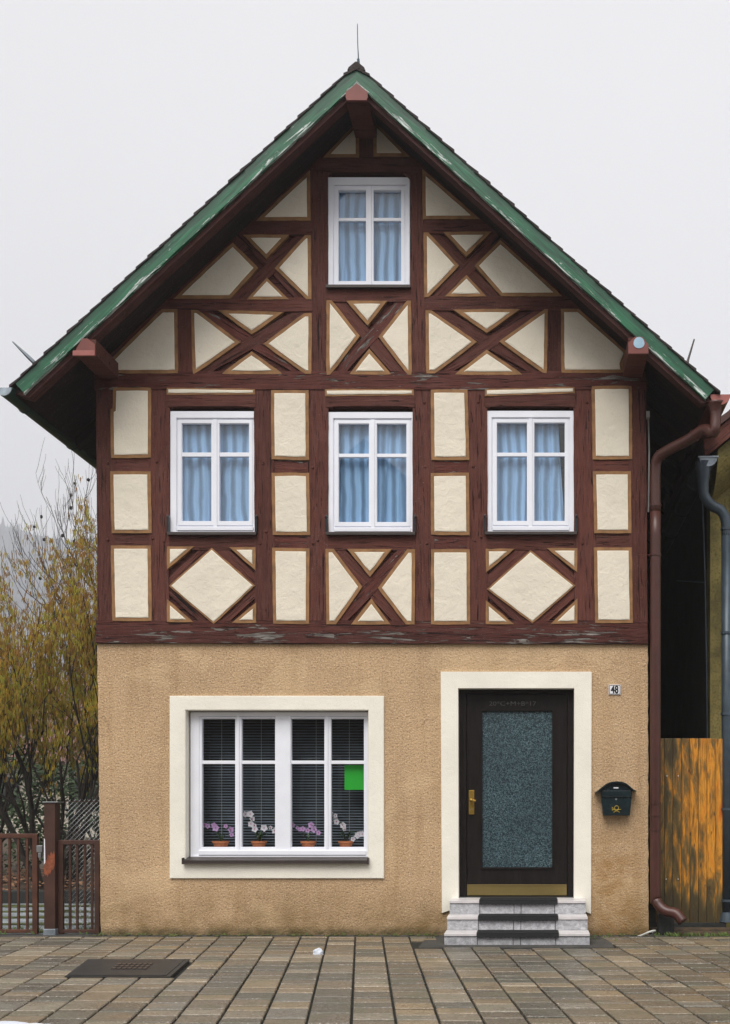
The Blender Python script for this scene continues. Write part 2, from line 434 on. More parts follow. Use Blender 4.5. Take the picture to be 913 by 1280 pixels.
def tube(bm, pts, rad, seg=8, mi=0, cap=True):
    pts = [Vector(p) for p in pts]; n = len(pts)
    rads = rad if isinstance(rad, (list, tuple)) else [rad] * n
    rings = []; prev = None
    for i, p in enumerate(pts):
        t = (pts[min(i + 1, n - 1)] - pts[max(i - 1, 0)])
        t = t.normalized() if t.length > 1e-9 else Vector((0, 0, 1))
        if prev is None:
            u = t.orthogonal().normalized()
        else:
            u = (prev - t * prev.dot(t))
            u = u.normalized() if u.length > 1e-6 else t.orthogonal().normalized()
        prev = u; v = t.cross(u)
        rings.append([bm.verts.new(p + (u * math.cos(2 * math.pi * k / seg) + v * math.sin(2 * math.pi * k / seg)) * rads[i]) for k in range(seg)])
    for a_, b_ in zip(rings, rings[1:]):
        for k in range(seg):
            j = (k + 1) % seg
            f = bm.faces.new((a_[k], a_[j], b_[j], b_[k])); f.material_index = mi
    if cap and seg > 2:
        for rr in (rings[0], rings[-1]):
            try: bm.faces.new(rr).material_index = mi
            except ValueError: pass
def smooth_path(pts, n=6):
    pts = [Vector(p) for p in pts]; out_ = []
    for i in range(len(pts) - 1):
        p0 = pts[max(i - 1, 0)]; p1 = pts[i]; p2 = pts[i + 1]; p3 = pts[min(i + 2, len(pts) - 1)]
        for k in range(n):
            t = k / n
            out_.append(.5 * ((2 * p1) + (-p0 + p2) * t + (2 * p0 - 5 * p1 + 4 * p2 - p3) * t * t + (-p0 + 3 * p1 - 3 * p2 + p3) * t ** 3))
    out_.append(pts[-1]); return out_
def sphere(bm, c, r, seg=10, mi=0, squash=(1, 1, 1)):
    rr = bmesh.ops.create_uvsphere(bm, u_segments=seg, v_segments=max(5, seg // 2 + 1), radius=r,
                                   matrix=Matrix.Translation(c) @ Matrix.Diagonal((*squash, 1)))
    for f in {f for v in rr['verts'] for f in v.link_faces}: f.material_index = mi
def textmesh(bm, s, size, loc, depth=.001, mi=0, squash=1.0, bold=0.0):
    cu = bpy.data.curves.new('t', 'FONT'); cu.body = s; cu.size = size; cu.extrude = depth; cu.offset = bold
    cu.align_x = 'CENTER'; cu.align_y = 'CENTER'; cu.resolution_u = 3
    o = bpy.data.objects.new('t', cu); col.objects.link(o)
    dg = bpy.context.evaluated_depsgraph_get()
    me = bpy.data.meshes.new_from_object(o.evaluated_get(dg))
    b2_ = bmesh.new(); b2_.from_mesh(me)
    b2_.transform(Matrix.Translation(loc) @ Matrix.Rotation(R(90), 4, 'X') @ Matrix.Diagonal((squash, 1, 1, 1)))
    for f in b2_.faces: f.material_index = mi
    t = bpy.data.meshes.new('t'); b2_.to_mesh(t); b2_.free()
    k = len(bm.faces)
    bm.from_mesh(t)
    bm.faces.ensure_lookup_table()
    for f in bm.faces[k:]: f.material_index = mi
    bpy.data.objects.remove(o); bpy.data.meshes.remove(t); bpy.data.meshes.remove(me)
def cut(o, boxes):
    """cut box holes through a mesh object at world coords"""
    for (x0, x1, y0, y1, z0, z1) in boxes:
        cb = bmesh.new(); box(cb, x0, x1, y0, y1, z0, z1)
        c = link('cutter', cb, M['grout'])
        md = o.modifiers.new('b', 'BOOLEAN'); md.object = c; md.operation = 'DIFFERENCE'; md.solver = 'EXACT'
        bpy.context.view_layer.update()
        dg = bpy.context.evaluated_depsgraph_get()
        me = bpy.data.meshes.new_from_object(o.evaluated_get(dg))
        o.modifiers.clear(); o.data = me
        bpy.data.objects.remove(c)

# ------------------------------------------------------------------ ground (setting)
bm = bmesh.new()
vv = [bm.verts.new(p) for p in ((-719, -59, -.12), (219, -59, -.12), (219, 1049, -.12), (-719, 1049, -.12))]; bm.faces.new(vv)
tag(link('ground', bm, M['asphalt']), kind='structure')

SK = -.155                      # the slab courses run askew to the facade
bm = bmesh.new(); lay = bm.loops.layers.color.new('tone')
rr = random.Random(3)
x = -9.0
xs0 = []
while x < 9.5:
    wdt = rr.choice((.262, .268, .272, .262, .34)) if rr.random() < .3 else .267
    xs0.append((x, x + wdt)); x += wdt
def slab(bm, x0, x1, y0, y1, zt, g, tone):
    gx_ = .0085; pts = [(x0 + gx_, y0 + g), (x1 - gx_, y0 + g), (x1 - gx_, y1 - g), (x0 + gx_, y1 - g)]
    b = .006
    c = [(x0 + gx_ + b, y0 + g + b), (x1 - gx_ - b, y0 + g + b), (x1 - gx_ - b, y1 - g - b), (x0 + gx_ + b, y1 - g - b)]
    sk = lambda p, z: bm.verts.new((p[0] + SK * p[1], p[1], z))
    lo = [sk(p, -.06) for p in pts]; mi_ = [sk(p, zt - b) for p in pts]; hi = [sk(p, zt) for p in c]
    fs = [bm.faces.new(hi)]
    for A, B in ((lo, mi_), (mi_, hi)):
        for k in range(4):
            j = (k + 1) % 4; fs.append(bm.faces.new((A[k], A[j], B[j], B[k])))
    for f in fs:
        for l in f.loops: l[lay] = (tone, tone, tone, 1)
# iron cover hole and step strip are left free
def in_cover(x_, y_):
    c = [G(80.8, 1222), G(213, 1222), G(237.5, 1200), G(110.4, 1200)]; m = sum(c, Vector()) / 4
    c = [m + (p - m) * .93 for p in c]
    return all((c[(i + 1) % 4].x - c[i].x) * (y_ - c[i].y) - (c[(i + 1) % 4].y - c[i].y) * (x_ - c[i].x) > 0 for i in range(4))
for (x0, x1) in xs0:
    y = -8.2 + rr.random() * .3
    while y < -.17:
        L = rr.choice((.16, .2, .2, .24, .27, .34)); y1 = min(y + L, -.165)
        if y1 - y > .05:
            cxm = (x0 + x1) / 2 + SK * (y + y1) / 2; cy = (y + y1) / 2
            skx = (x0 + x1) / 2
            if not in_cover(cxm, cy):
                if not (.55 < cxm < 2.35 and cy > -1.0):
                    slab(bm, x0, x1, y, y1, rr.uniform(-.003, .003), .016, rr.random())
        y = y1 + 0 if y1 > y else -.16
        if y1 >= -.166: break
tag(link('pavement', bm, M['paver']), kind='structure')
bm = bmesh.new(); box(bm, -10, 10.2, -8.3, -.155, -.11, -.022)
tag(link('pavement_bed', bm, M['joint']), kind='structure')
bm = bmesh.new(); box(bm, -10, 3.9, -.155, .10, -.11, -.006)
tag(link('gutter_strip', bm, M['asphalt']), kind='structure')
bm = bmesh.new(); box(bm, .56, 2.34, -1.0, -.158, -.11, -.002)
tag(link('step_base', bm, M['asphalt']), kind='structure')
bm = bmesh.new(); box(bm, -12, -2.6, .10, 3.5, -.11, -.004)
tag(link('garden_path', bm, M['garden']), kind='structure')
bm = bmesh.new()
vv = [[bm.verts.new((-26 + i * 1.0, 3.5 + j * 1.0, .02 + .10 * noise.noise((i * .5, j * .5, 0)) + (0 if j == 0 else .06))) for i in range(25)] for j in range(30)]
for j in range(29):
    for i in range(24): bm.faces.new((vv[j][i], vv[j][i + 1], vv[j + 1][i + 1], vv[j + 1][i]))
tag(link('garden_soil', bm, M['earth']), kind='structure')
bm = bmesh.new(); rr = random.Random(5)
for k in range(5):
    yb = .25 + k * .7; pts = []
    n = 26
    for i in range(n):
        xa = -9 + i * 6.4 / n; h = .14 * abs(noise.noise((i * .4, k * 3.1, 0))) + .04
        box(bm, xa, xa + 6.4 / n + .02, yb - h - .04, yb + h, -.003, .004 + .012 * rr.random())
tag(link('moss', bm, M['moss']), kind='stuff')

# ------------------------------------------------------------------ the house
house = empty('timber_framed_house', (0, 0, 0))
tag(house, 'half-timbered gabled house with oxblood beams, cream panels and tan rendered ground floor', 'house')
RZ, RXc = 8.316, -.064            # ridge line
SL, SR = .932, .905               # slope of left and right roof sides
EL, ER = -3.30, 3.33              # eave ends
def roof_z(x, drop=0.0):
    return RZ - drop - (SL * (RXc - x) if x < RXc else SR * (x - RXc))
BACK = 9.0

# --- rendered ground floor wall
bm = bmesh.new()
def wavy(p, q, amp, n, seed):
    r_ = random.Random(seed); out_ = []
    for i in range(n):
        t = i / n; out_.append((p[0] + (q[0] - p[0]) * t + (r_.uniform(-amp, amp) if i else 0), p[1] + (q[1] - p[1]) * t + (r_.uniform(-amp, amp) if i else 0)))
    return out_
c4 = [(WX(126.3), -.1), (WX(811), -.1), (WX(810), WZ(805.5)), (WX(121.8), WZ(804.5))]
poly = []
for i in range(4): poly += wavy(c4[i], c4[(i + 1) % 4], .004, 24 if i % 2 == 0 else 40, i)
prism(bm, poly, 0, .30)
gw = link('rendered_wall', bm, M['stucco'], house)
GWIN = (WX(233), WX(461), WZ(1076), WZ(888))
GDOOR = (WX(573), WX(718), .2, WZ(860.5))
e_ = .004
cut(gw, [(GWIN[0] - .02, GWIN[1] + .02, -.5, .8, GWIN[2] - .02, GWIN[3] + .02), (GDOOR[0] - .02, GDOOR[1] + .02, -.5, .8, .05, GDOOR[3] + .02)])

# --- backing wall behind the timbers
poly = [(WX(122.5), WZ(806)), (WX(809.5), WZ(806)), (WX(807), WZ(462)), (WX(121), WZ(462))]
bm = bmesh.new()
xl, xr = WX(121) + .01, WX(807) - .01
prism(bm, [(WX(122.5), WZ(804)), (WX(809.3), WZ(804)), (xr, roof_z(xr, .12)), (RXc, RZ - .12), (xl, roof_z(xl, .12))], .012, .25)
bw = link('backing_wall', bm, M['timber'], house)
WINS = [  # x0 x1 y0 y1 of frame, glass columns, glass rows
    dict(f=(213, 320.6, 514, 666.5), g=((227.3, 264.2), (274.4, 311.3)), r=((529.2, 565.2), (570.3, 651.2)), w='upper left'),
    dict(f=(410.3, 518.5, 515, 666.5), g=((423.4, 461.3), (471.3, 508.2)), r=((529.6, 566.7), (571, 652.4)), w='upper middle'),
    dict(f=(608, 719.5, 513.5, 666), g=((621.4, 658.9), (668.2, 706.2)), r=((528.4, 565.4), (570, 651)), w='upper right'),
    dict(f=(410.4, 512.6, 221.5, 359), g=((423.2, 457.6), (467.2, 501.6)), r=((237.5, 271.6), (275.5, 351)), w='attic'),
]
cut(bw, [(WX(v['f'][0] - 1), WX(v['f'][1] + 1), -.2, .6, WZ(v['f'][3] + 1.5), WZ(v['f'][2] - 6)) for v in WINS])

# --- side and back walls, floors (dark rooms behind the windows)
bm = bmesh.new()
zt = roof_z(xl, .14)
box(bm, xl, xl + .24, .30, BACK, -.1, zt); 
bmr = bmesh.new(); box(bmr, xr - .24, xr, .30, BACK, -.1, roof_z(xr, .14))
link('side_wall', bm, M['sidewall'], house); link('side_wall', bmr, M['sidewall'], house)
bm = bmesh.new(); prism(bm, [(xl, -.1), (xr, -.1), (xr, roof_z(xr, .16)), (RXc, RZ - .16), (xl, roof_z(xl, .16))], BACK, BACK + .2)
link('back_wall', bm, M['sidewall'], house)
bm = bmesh.new()
for z in (.30, 2.86, 5.55): box(bm, xl + .25, xr - .25, .31, BACK - .01, z - .08, z)
box(bm, xl + .25, xr - .25, 3.0, 3.1, .31, 2.77); box(bm, xl + .25, xr - .25, 2.6, 2.7, 2.87, 5.46); box(bm, xl + .6, xr - .6, 2.6, 2.7, 5.56, 6.6)
box(bm, .55, .65, .31, 2.99, .31, 2.77)
link('interior_partition', bm, M['interior'], house)

# --- timbers
rr = random.Random(11)
def timber(name, poly_px, yf, mat='timber', ang=None, parent=house, yb=.06, jit=.0022, px=True, bevel=.006, sub=.10):
    pts = [(WX(p[0]), WZ(p[1])) for p in poly_px] if px else list(poly_px)
    # long axis
    if ang is None:
        best = max(((Vector(pts[(i + 1) % len(pts)]) - Vector(pts[i])) for i in range(len(pts))), key=lambda v: v.length)
        ang = math.atan2(best.y, best.x)
    out_ = []
    n = len(pts)
    for i in range(n):
        a_, b_ = Vector(pts[i]), Vector(pts[(i + 1) % n]); L = (b_ - a_).length; k = max(1, int(L / sub))
        nrm = Vector((-(b_ - a_).y, (b_ - a_).x)).normalized()
        for q in range(k):
            p = a_.lerp(b_, q / k)
            if q: p = p + nrm * rr.uniform(-jit, jit)
            out_.append((p.x, p.y))
    bm = bmesh.new(); prism(bm, out_, yf + rr.uniform(-.0012, .0012), yb)
    fr = [f for f in bm.faces if len(f.verts) == len(out_)][0]
    if bevel: bmesh.ops.bevel(bm, geom=list(fr.edges), offset=bevel, segments=2, affect='EDGES')
    c = sum((Vector((p[0], 0, p[1])) for p in out_), Vector()) / len(out_)
    return link(name, bm, M[mat], parent, origin=c, rot=-ang)
def rectpx(x0, x1, y0, y1): return [(x0, y1), (x1, y1), (x1, y0), (x0, y0)]
# posts of the upper storey, slightly out of true like the real ones
for (xt0, xt1, xb0, xb1) in ((121, 145, 123, 146), (187, 213, 187, 212), (318, 343, 319.5, 345), (384, 411, 384, 411),
                             (516, 543, 516.5, 544), (584, 609.5, 584, 610), (717, 744, 718, 746), (785, 807.5, 787, 809.5)):
    timber('timber_post', [(xb0, 788), (xb1, 788), (xt1, 484), (xt0, 484)], -.017)
# top plate, sill beams
timber('timber_beam', [(119, 488), (808.5, 488), (807.5, 465), (119, 465)], -.026, 'timber_peel')
timber('timber_beam', [(121.5, 789.5), (809.5, 792), (809.5, 776), (121.5, 776)], -.022, 'timber_peel')
timber('timber_beam', [(121, 804), (810, 805.5), (810, 791.5), (121, 789)], -.036, 'timber_rot')
# rails in the narrow bays
for (x0, x1, ys) in ((141, 190, ((571, 592), (665, 686))), (341, 388, ((574, 595), (668, 688))), (539, 588, ((574, 595), (668, 688))), (739, 790, ((572, 592), (664, 688)))):
    for y0, y1 in ys: timber('timber_rail', rectpx(x0, x1, y0, y1), -.014, 'timber_peel' if x0 in (341, 539) else 'timber')
# lintels and window rails
for (x0, x1) in ((210, 321), (408, 519), (606, 719)):
    timber('timber_lintel', [(x0, 510.5), (x0 + 6, 510.5), (x0 + 9, 508.5), (x1 - 9, 508.5), (x1 - 6, 510.5), (x1, 510.5), (x1, 485), (x0, 485)], -.0235, ang=0, jit=.001)
    timber('timber_rail', rectpx(x0, x1, 667.5, 688), -.0155)
# lower braces
def brace(a_, b_, wpx, yf=-.010, mat='timber'):
    A, B = Vector(a_), Vector(b_); dv = (B - A).normalized(); nv = Vector((-dv.y, dv.x)) * wpx / 2
    timber('timber_brace', [A - nv, B - nv, B + nv, A + nv][::1], yf, mat)
for cx_, cy_, hx, hy in ((268, 732, 58, 50), (664.5, 732, 60, 50)):
    brace((cx_ - hx - 4, cy_ + 6), (cx_ + 6, cy_ - hy - 8), 15, -.010)
    brace((cx_ - 6, cy_ - hy - 8), (cx_ + hx + 4, cy_ + 6), 15, -.012)
    brace((cx_ + hx + 4, cy_ - 4), (cx_ - 6, cy_ + hy + 8), 15, -.010)
    brace((cx_ + 6, cy_ + hy + 8), (cx_ - hx - 4, cy_ - 4), 15, -.012)
brace((417, 684), (510, 785), 17, -.010); brace((513, 684), (414, 785), 17, -.013, 'timber_peel')
brace((417, 372), (508, 475), 15, -.010); brace((511, 372), (414, 475), 15, -.013, 'timber_peel')
# gable posts
for (x0, x1, y0, y1) in ((222, 242, 384, 470), (388, 410.5, 200, 470), (513.5, 533, 200, 470), (684, 703.5, 384, 470)):
    timber('timber_post', rectpx(x0, x1, y0, y1), -.018)
timber('timber_post', rectpx(447.5, 468.5, 120, 202), -.018)
# gable beams
timber('timber_beam', [(190, 390), (392, 390.5), (392, 373), (205, 373)], -.022)
timber('timber_beam', [(530, 389), (735, 389), (716, 371), (530, 371)], -.022)
timber('timber_beam', rectpx(408, 516, 361, 378), -.020)
timber('timber_beam', [(300, 296), (392, 296), (392, 275.5), (322, 275.5)], -.021)
timber('timber_beam', [(530, 293.5), (632, 293.5), (610, 275), (530, 275)], -.021)
timber('timber_beam', [(385, 215.5), (536, 217), (528, 197.5), (398, 197.5)], -.024)
# gable crosses
brace((300, 289), (398, 392), 15, -.010); brace((388, 289), (285, 388), 15, -.013)
brace((236, 383), (394, 472), 15, -.010, 'timber_peel'); brace((394, 384), (238, 472), 15, -.013)
brace((530, 286), (632, 388), 15, -.010); brace((636, 286), (532, 388), 15, -.013)
brace((536, 384), (690, 474), 15, -.010); brace((690, 383), (536, 474), 15, -.013)
# rafters lying on the gable wall
def rafter(side):
    pts = []
    xa = xl - .0 if side < 0 else xr + .0
    d0, d1 = .10, .36
    if side < 0: pts = [(xa, roof_z(xa, d1)), (RXc, RZ - d1 - .02), (RXc, RZ - d0), (xa, roof_z(xa, d0))]
    else: pts = [(RXc, RZ - d1 - .02), (xa, roof_z(xa, d1)), (xa, roof_z(xa, d0)), (RXc, RZ - d0)]
    an = math.atan(SL) if side < 0 else -math.atan(SR)
    timber('rafter', pts, -.008, 'timber', ang=an, px=False)
rafter(-1); rafter(1)

# --- plaster panels
T4 = lambda u, v: (100 + .3505 * u, 460 + .3505 * v)
T5 = lambda u, v: (380 + .2813 * u, 460 + .2813 * v)
T6 = lambda u, v: (580 + .2812 * u, 460 + .2812 * v)
T7 = lambda u, v: (210 + .23 * u, 200 + .23 * v)
T8 = lambda u, v: (400 + .3395 * u, 200 + .3395 * v)
T1 = lambda u, v: (300 + .3505 * u, 20 + .3505 * v)
T2 = lambda u, v: (0 + .3614 * u, 240 + .3614 * v)
T3 = lambda u, v: (600 + .3428 * u, 240 + .3428 * v)
PAN = [
 (T4, [(122,73),(258,73),(258,323),(115,325),(113,150),(122,148)]), (T4, [(112,371),(256,371),(260,592),(117,592)]), (T4, [(114,635),(257,635),(260,904),(120,904)]),
 (T4, [(312,73),(627,78),(627,98),(312,99)]), (T4, [(314,638),(412,638),(314,722)]), (T4, [(535,641),(629,641),(629,725)]),
 (T4, [(473,643),(628,778),(480,915),(320,779)]), (T4, [(314,826),(408,908),(314,908)]), (T4, [(631,838),(631,911),(543,911)]),
 (T4, [(684,82),(818,82),(820,332),(686,329)]), (T4, [(686,376),(820,376),(824,599),(690,598)]), (T4, [(688,643),(821,645),(820,915),(692,914)]),
 (T5, [(95,98),(490,98),(490,126),(97,130)]), (T5, [(98,806),(135,806),(262,975),(145,1142),(102,1142)]), (T5, [(193,806),(393,806),(296,932)]),
 (T5, [(460,808),(496,808),(494,1143),(455,1143),(330,980)]), (T5, [(302,1026),(388,1142),(211,1142)]),
 (T5, [(565,100),(728,100),(737,413),(568,413)]), (T5, [(565,470),(735,468),(738,746),(567,744)]), (T5, [(566,808),(738,808),(740,1142),(566,1142)]),
 (T6, [(94,97),(493,88),(493,117),(94,130)]), (T6, [(567,84),(746,84),(748,410),(572,411)]), (T6, [(573,463),(742,462),(744,738),(579,738)]), (T6, [(577,800),(746,800),(751,1136),(583,1136)]),
 (T6, [(98,806),(226,806),(99,912)]), (T6, [(368,803),(505,803),(504,912)]), (T6, [(296,812),(497,970),(305,1137),(103,985)]),
 (T6, [(98,1034),(224,1141),(98,1141)]), (T6, [(505,1026),(505,1138),(385,1140)]),
 (T7, [(775,62),(779,337),(483,337)]), (T7, [(410,413),(663,413),(539,545)]), (T7, [(357,455),(495,593),(346,760),(35,760)]),
 (T7, [(748,415),(780,415),(784,765),(755,765),(584,595)]), (T7, [(541,645),(663,765),(432,765)]),
 (T7, [(130,820),(165,820),(399,997),(150,1170),(140,1170)]), (T7, [(275,822),(633,833),(459,955)]), (T7, [(745,838),(785,838),(785,1170),(750,1170),(520,1005)]), (T7, [(459,1045),(632,1170),(292,1170)]),
 (T2, [(563,409),(617,409),(620,631),(403,631),(384,585)]),
 (T8, [(26,520),(45,520),(150,652),(40,796),(26,796)]), (T8, [(98,522),(250,522),(178,615)]), (T8, [(322,522),(337,522),(340,796),(325,796),(217,655)]), (T8, [(183,698),(267,794),(108,794)]),
 (T8, [(378,38),(590,222),(380,224)]), (T8, [(383,271),(400,271),(514,394),(402,510),(385,510)]), (T8, [(455,270),(633,268),(540,361)]),
 (T8, [(665,299),(892,505),(668,507),(570,394)]), (T8, [(541,427),(614,507),(460,507)]),
 (T8, [(390,557),(412,557),(580,674),(425,791),(392,791)]), (T8, [(490,554),(738,553),(615,642)]), (T8, [(828,553),(840,553),(836,791),(820,788),(660,672)]), (T8, [(615,702),(750,795),(494,795)]),
 (T3, [(295,430),(360,430),(535,585),(535,600),(520,630),(528,663),(297,664)]),
 (T1, [(412,392),(427,400),(427,510),(297,510)]), (T1, [(478,388),(490,388),(607,507),(478,507)]),
]
def inset(poly, d):
    """shrink a counter-clockwise polygon by d, short edges that vanish are dropped"""
    pts = [Vector(p) for p in poly]
    # drop tiny edges first
    n = len(pts); lines = []
    for i in range(n):
        a_, b_ = pts[i], pts[(i + 1) % n]; e = (b_ - a_)
        if e.length < 1e-6: continue
        e.normalize(); nn = Vector((-e.y, e.x))
        lines.append((a_ + nn * d, e, (b_ - a_).length))
    while True:
        n = len(lines); out_ = []
        for i in range(n):
            p, e, _ = lines[i - 1]; q, f, _ = lines[i]
            cr = e.x * f.y - e.y * f.x
            if abs(cr) < 1e-4: out_.append(q.copy()); continue
            t = ((q.x - p.x) * f.y - (q.y - p.y) * f.x) / cr
            out_.append(p + e * t)
        bad = None
        for i in range(n):
            if (out_[(i + 1) % n] - out_[i]).dot(lines[i][1]) <= 0.0: bad = i if bad is None or lines[i][2] < lines[bad][2] else bad
        if bad is None or n <= 3: return [(v.x, v.y) for v in out_]
        lines.pop(bad)
def area(p): return .5 * sum(p[i][0] * p[(i + 1) % len(p)][1] - p[(i + 1) % len(p)][0] * p[i][1] for i in range(len(p)))
def wob(poly, amp, step, rnd):
    out_ = []; n = len(poly)
    for i in range(n):
        a_, b_ = Vector(poly[i]), Vector(poly[(i + 1) % n]); L = (b_ - a_).length; k = max(1, int(L / step)); nv = Vector((-(b_ - a_).y, (b_ - a_).x)).normalized()
        for q in range(k):
            p = a_.lerp(b_, q / k) + (nv * rnd.uniform(-amp, amp) if q else Vector((0, 0)))
            out_.append((p.x, p.y))
    return out_
rr = random.Random(21)
for T, pp in PAN:
    poly = [(WX(T(*p)[0]), WZ(T(*p)[1])) for p in pp]
    if area(poly) < 0: poly = poly[::-1]
    slot = len(pp) == 4 and abs(poly[0][1] - poly[2][1]) < .12
    bwid = .017 if slot else .034
    small = abs(area(poly)) < .05 and not slot
    if small: bwid = .028
    cpt = sum((Vector((p[0], 0, p[1])) for p in poly), Vector()) / len(poly)
    mid = inset(poly, bwid); inn = inset(poly, bwid + .006)
    bm = bmesh.new(); prism(bm, wob(mid, .0015, .08, rr), -.0325, .011)
    fr = min(bm.faces, key=lambda f: f.calc_center_median().y); bmesh.ops.bevel(bm, geom=list(fr.edges), offset=.004, segments=2, affect='EDGES')
    for f in bm.faces: f.material_index = 1
    vs2 = wob(inn, .0015, .08, rr)
    prism(bm, vs2, -.0345, .010, 0)
    fr = min(bm.faces, key=lambda f: f.calc_center_median().y); bmesh.ops.bevel(bm, geom=list(fr.edges), offset=.0015, segments=1, affect='EDGES')
    pn = link('plaster_panel', bm, [M['cream'], M['pale']], house, origin=cpt)
    bm = bmesh.new(); prism(bm, wob(poly, .0025, .07, rr), -.0285, .0115)
    fr = min(bm.faces, key=lambda f: f.calc_center_median().y); bmesh.ops.bevel(bm, geom=list(fr.edges), offset=.004, segments=2, affect='EDGES')
    link('painted_border', bm, M['ochre'], pn, origin=cpt)

# --- bolts on the posts
rr = random.Random(4)
for (x_, y_) in ((197, 578), (192, 674), (136, 580), (136, 675), (330, 580), (326, 680), (392, 585), (392, 680), (531, 504), (532, 584), (592, 584), (534, 680), (594, 676), (598, 503), (728, 680), (734, 504), (757, 470), (206, 677), (333, 665), (398, 676), (602, 672), (146, 578)):
    bm = bmesh.new(); sphere(bm, (WX(x_), -.02, WZ(y_)), .014, 8, squash=(1, .6, 1))
    link('timber_peg', bm, M['timber'], house)

# ------------------------------------------------------------------ windows
def window(v):
    x0, x1, z1, z0 = WX(v['f'][0]), WX(v['f'][1]), WZ(v['f'][2]), WZ(v['f'][3])
    attic = v['w'] == 'attic'
    (ga, gb), (gc, gd) = v['g']; (r0, r1), (r2, r3) = v['r']
    sx0, sx1 = WX(ga) - .038, WX(gd) + .038; sz1, sz0 = WZ(r0) + .036, WZ(r3) - .045
    bm = bmesh.new()
    # broad outer lining of the opening
    ring_xz(bm, (x0, x1, z0, z1), (sx0 - .012, sx1 + .012, z0 + .022, sz1 + .014), -.004, .062, bevel=.005)
    # inner fixed frame with mullion
    ring_xz(bm, (sx0 - .013, sx1 + .013, z0 + .021, sz1 + .015), (sx0 + .006, sx1 - .006, sz0 + .004, sz1 - .008), .012, .063, bevel=.003)
    box(bm, sx0 - .006, sx1 + .006, -.012, .01, sz0 - .052, sz0 - .016, bevel=.003)
    box(bm, sx0 - .012, sx1 + .012, -.002, .02, z0 + .006, sz0 - .056, bevel=.002)
    wobj = link('window', bm, M['pvc'], house, origin=Vector(((x0 + x1) / 2, 0, z0)))
    mid = (WX(gb) + WX(gc)) / 2
    for k, (a_, b_) in enumerate(((sx0, mid - .004), (mid + .004, sx1))):
        gx0, gx1 = (WX(ga), WX(gb)) if k == 0 else (WX(gc), WX(gd))
        bm = bmesh.new()
        ring_xz(bm, (a_, b_, sz0, sz1), (gx0, gx1, WZ(r3), WZ(r0)), .002, .052, bevel=.004)
        box(bm, gx0 - .002, gx1 + .002, .010, .05, WZ(r2), WZ(r1), bevel=.003)
        s = link('sash', bm, M['pvc'], wobj)
        bm = bmesh.new(); box(bm, gx0 - .004, gx1 + .004, .034, .040, WZ(r3) - .004, WZ(r0) + .004)
        link('pane', bm, M['glass'], wobj)
    bm = bmesh.new(); box(bm, mid - .019, mid + .019, -.008, .03, sz0 - .02, sz1 + .004, bevel=.005)
    link('mullion', bm, M['pvc'], wobj)
    bm = bmesh.new()
    s0, s1 = (x0 - .012, x1 + .012)
    box(bm, s0, s1, -.058, .05, z0 - .022, z0 - .004, bevel=.003)
    box(bm, s0, s1, -.062, -.054, z0 - .030, z0 - .001, bevel=.002)
    link('sill', bm, M['sill'], wobj)
    if not attic:
        for xx in (x0 - .010, x1 + .010):
            bm = bmesh.new(); box(bm, xx - .011, xx + .011, -.05, .03, z0 - .002, z0 + .17, bevel=.004)
            sphere(bm, (xx, -.05, z0 + .15), .013, 8)
            link('shutter_hinge', bm, M['ink'], wobj)
    return (sx0, sx1, sz0, sz1)
def curtain(x0, x1, z0, z1, y, waves, label, lean=0.0, amp=.018, seed=0, gather=1.0):
    bm = bmesh.new(); nu, nv = 90, 14; r_ = random.Random(seed)
    ph = [r_.uniform(0, 6.3) for _ in range(6)]
    grid = []
    for j in range(nv + 1):
        t = j / nv; row = []
        for i in range(nu + 1):
            u = i / nu
            xx = x0 + (x1 - x0) * u + lean * (u) * t
            a_ = amp * (.55 + .6 * t)
            yy = y + a_ * (math.sin(u * waves * 6.283 + ph[0] + .6 * t) * .6 + math.sin(u * waves * 2.3 * 6.283 + ph[1] + t * 1.2) * .28 + math.sin(u * waves * .6 * 6.283 + ph[2]) * .4)
            row.append(bm.verts.new((xx + .006 * math.sin(u * waves * 9 + t * 3 + ph[3]), yy, z1 + (z0 - z1) * t)))
        grid.append(row)
    for j in range(nv):
        for i in range(nu): bm.faces.new((grid[j][i], grid[j][i + 1], grid[j + 1][i + 1], grid[j + 1][i]))
    rail = bmesh.new()
    o = link('curtain', bm, M['curtain'], origin=Vector(((x0 + x1) / 2, y, z0)), smooth=True)
    tag(o, label, 'curtain', 'net curtains behind the upper windows'); rail.free()
    return o
for i, v in enumerate(WINS):
    sx0, sx1, sz0, sz1 = window(v)
    mid = (sx0 + sx1) / 2
    nm = {'upper left': 'upper left window, over the lilac orchid side', 'upper middle': 'upper middle window', 'upper right': 'upper right window', 'attic': 'attic window'}[v['w']]
    nm = {'upper left': 'left window of the upper floor', 'upper middle': 'middle window of the upper floor', 'upper right': 'right window of the upper floor', 'attic': 'small attic window'}[v['w']]
    rx = sx1 - (.10 if v['w'] == 'upper right' else .0)
    curtain(sx0 - .02, mid + .01, sz0, sz1 + .02, .092, 2.6, 'pale blue net curtain in left half of the ' + nm, seed=i * 2 + 1)
    curtain(mid + .012, rx, sz0, sz1 + .02, .092, 2.3, 'pale blue net curtain in right half of the ' + nm, lean=(.07 if v['w'] == 'upper right' else 0), seed=i * 2 + 2)

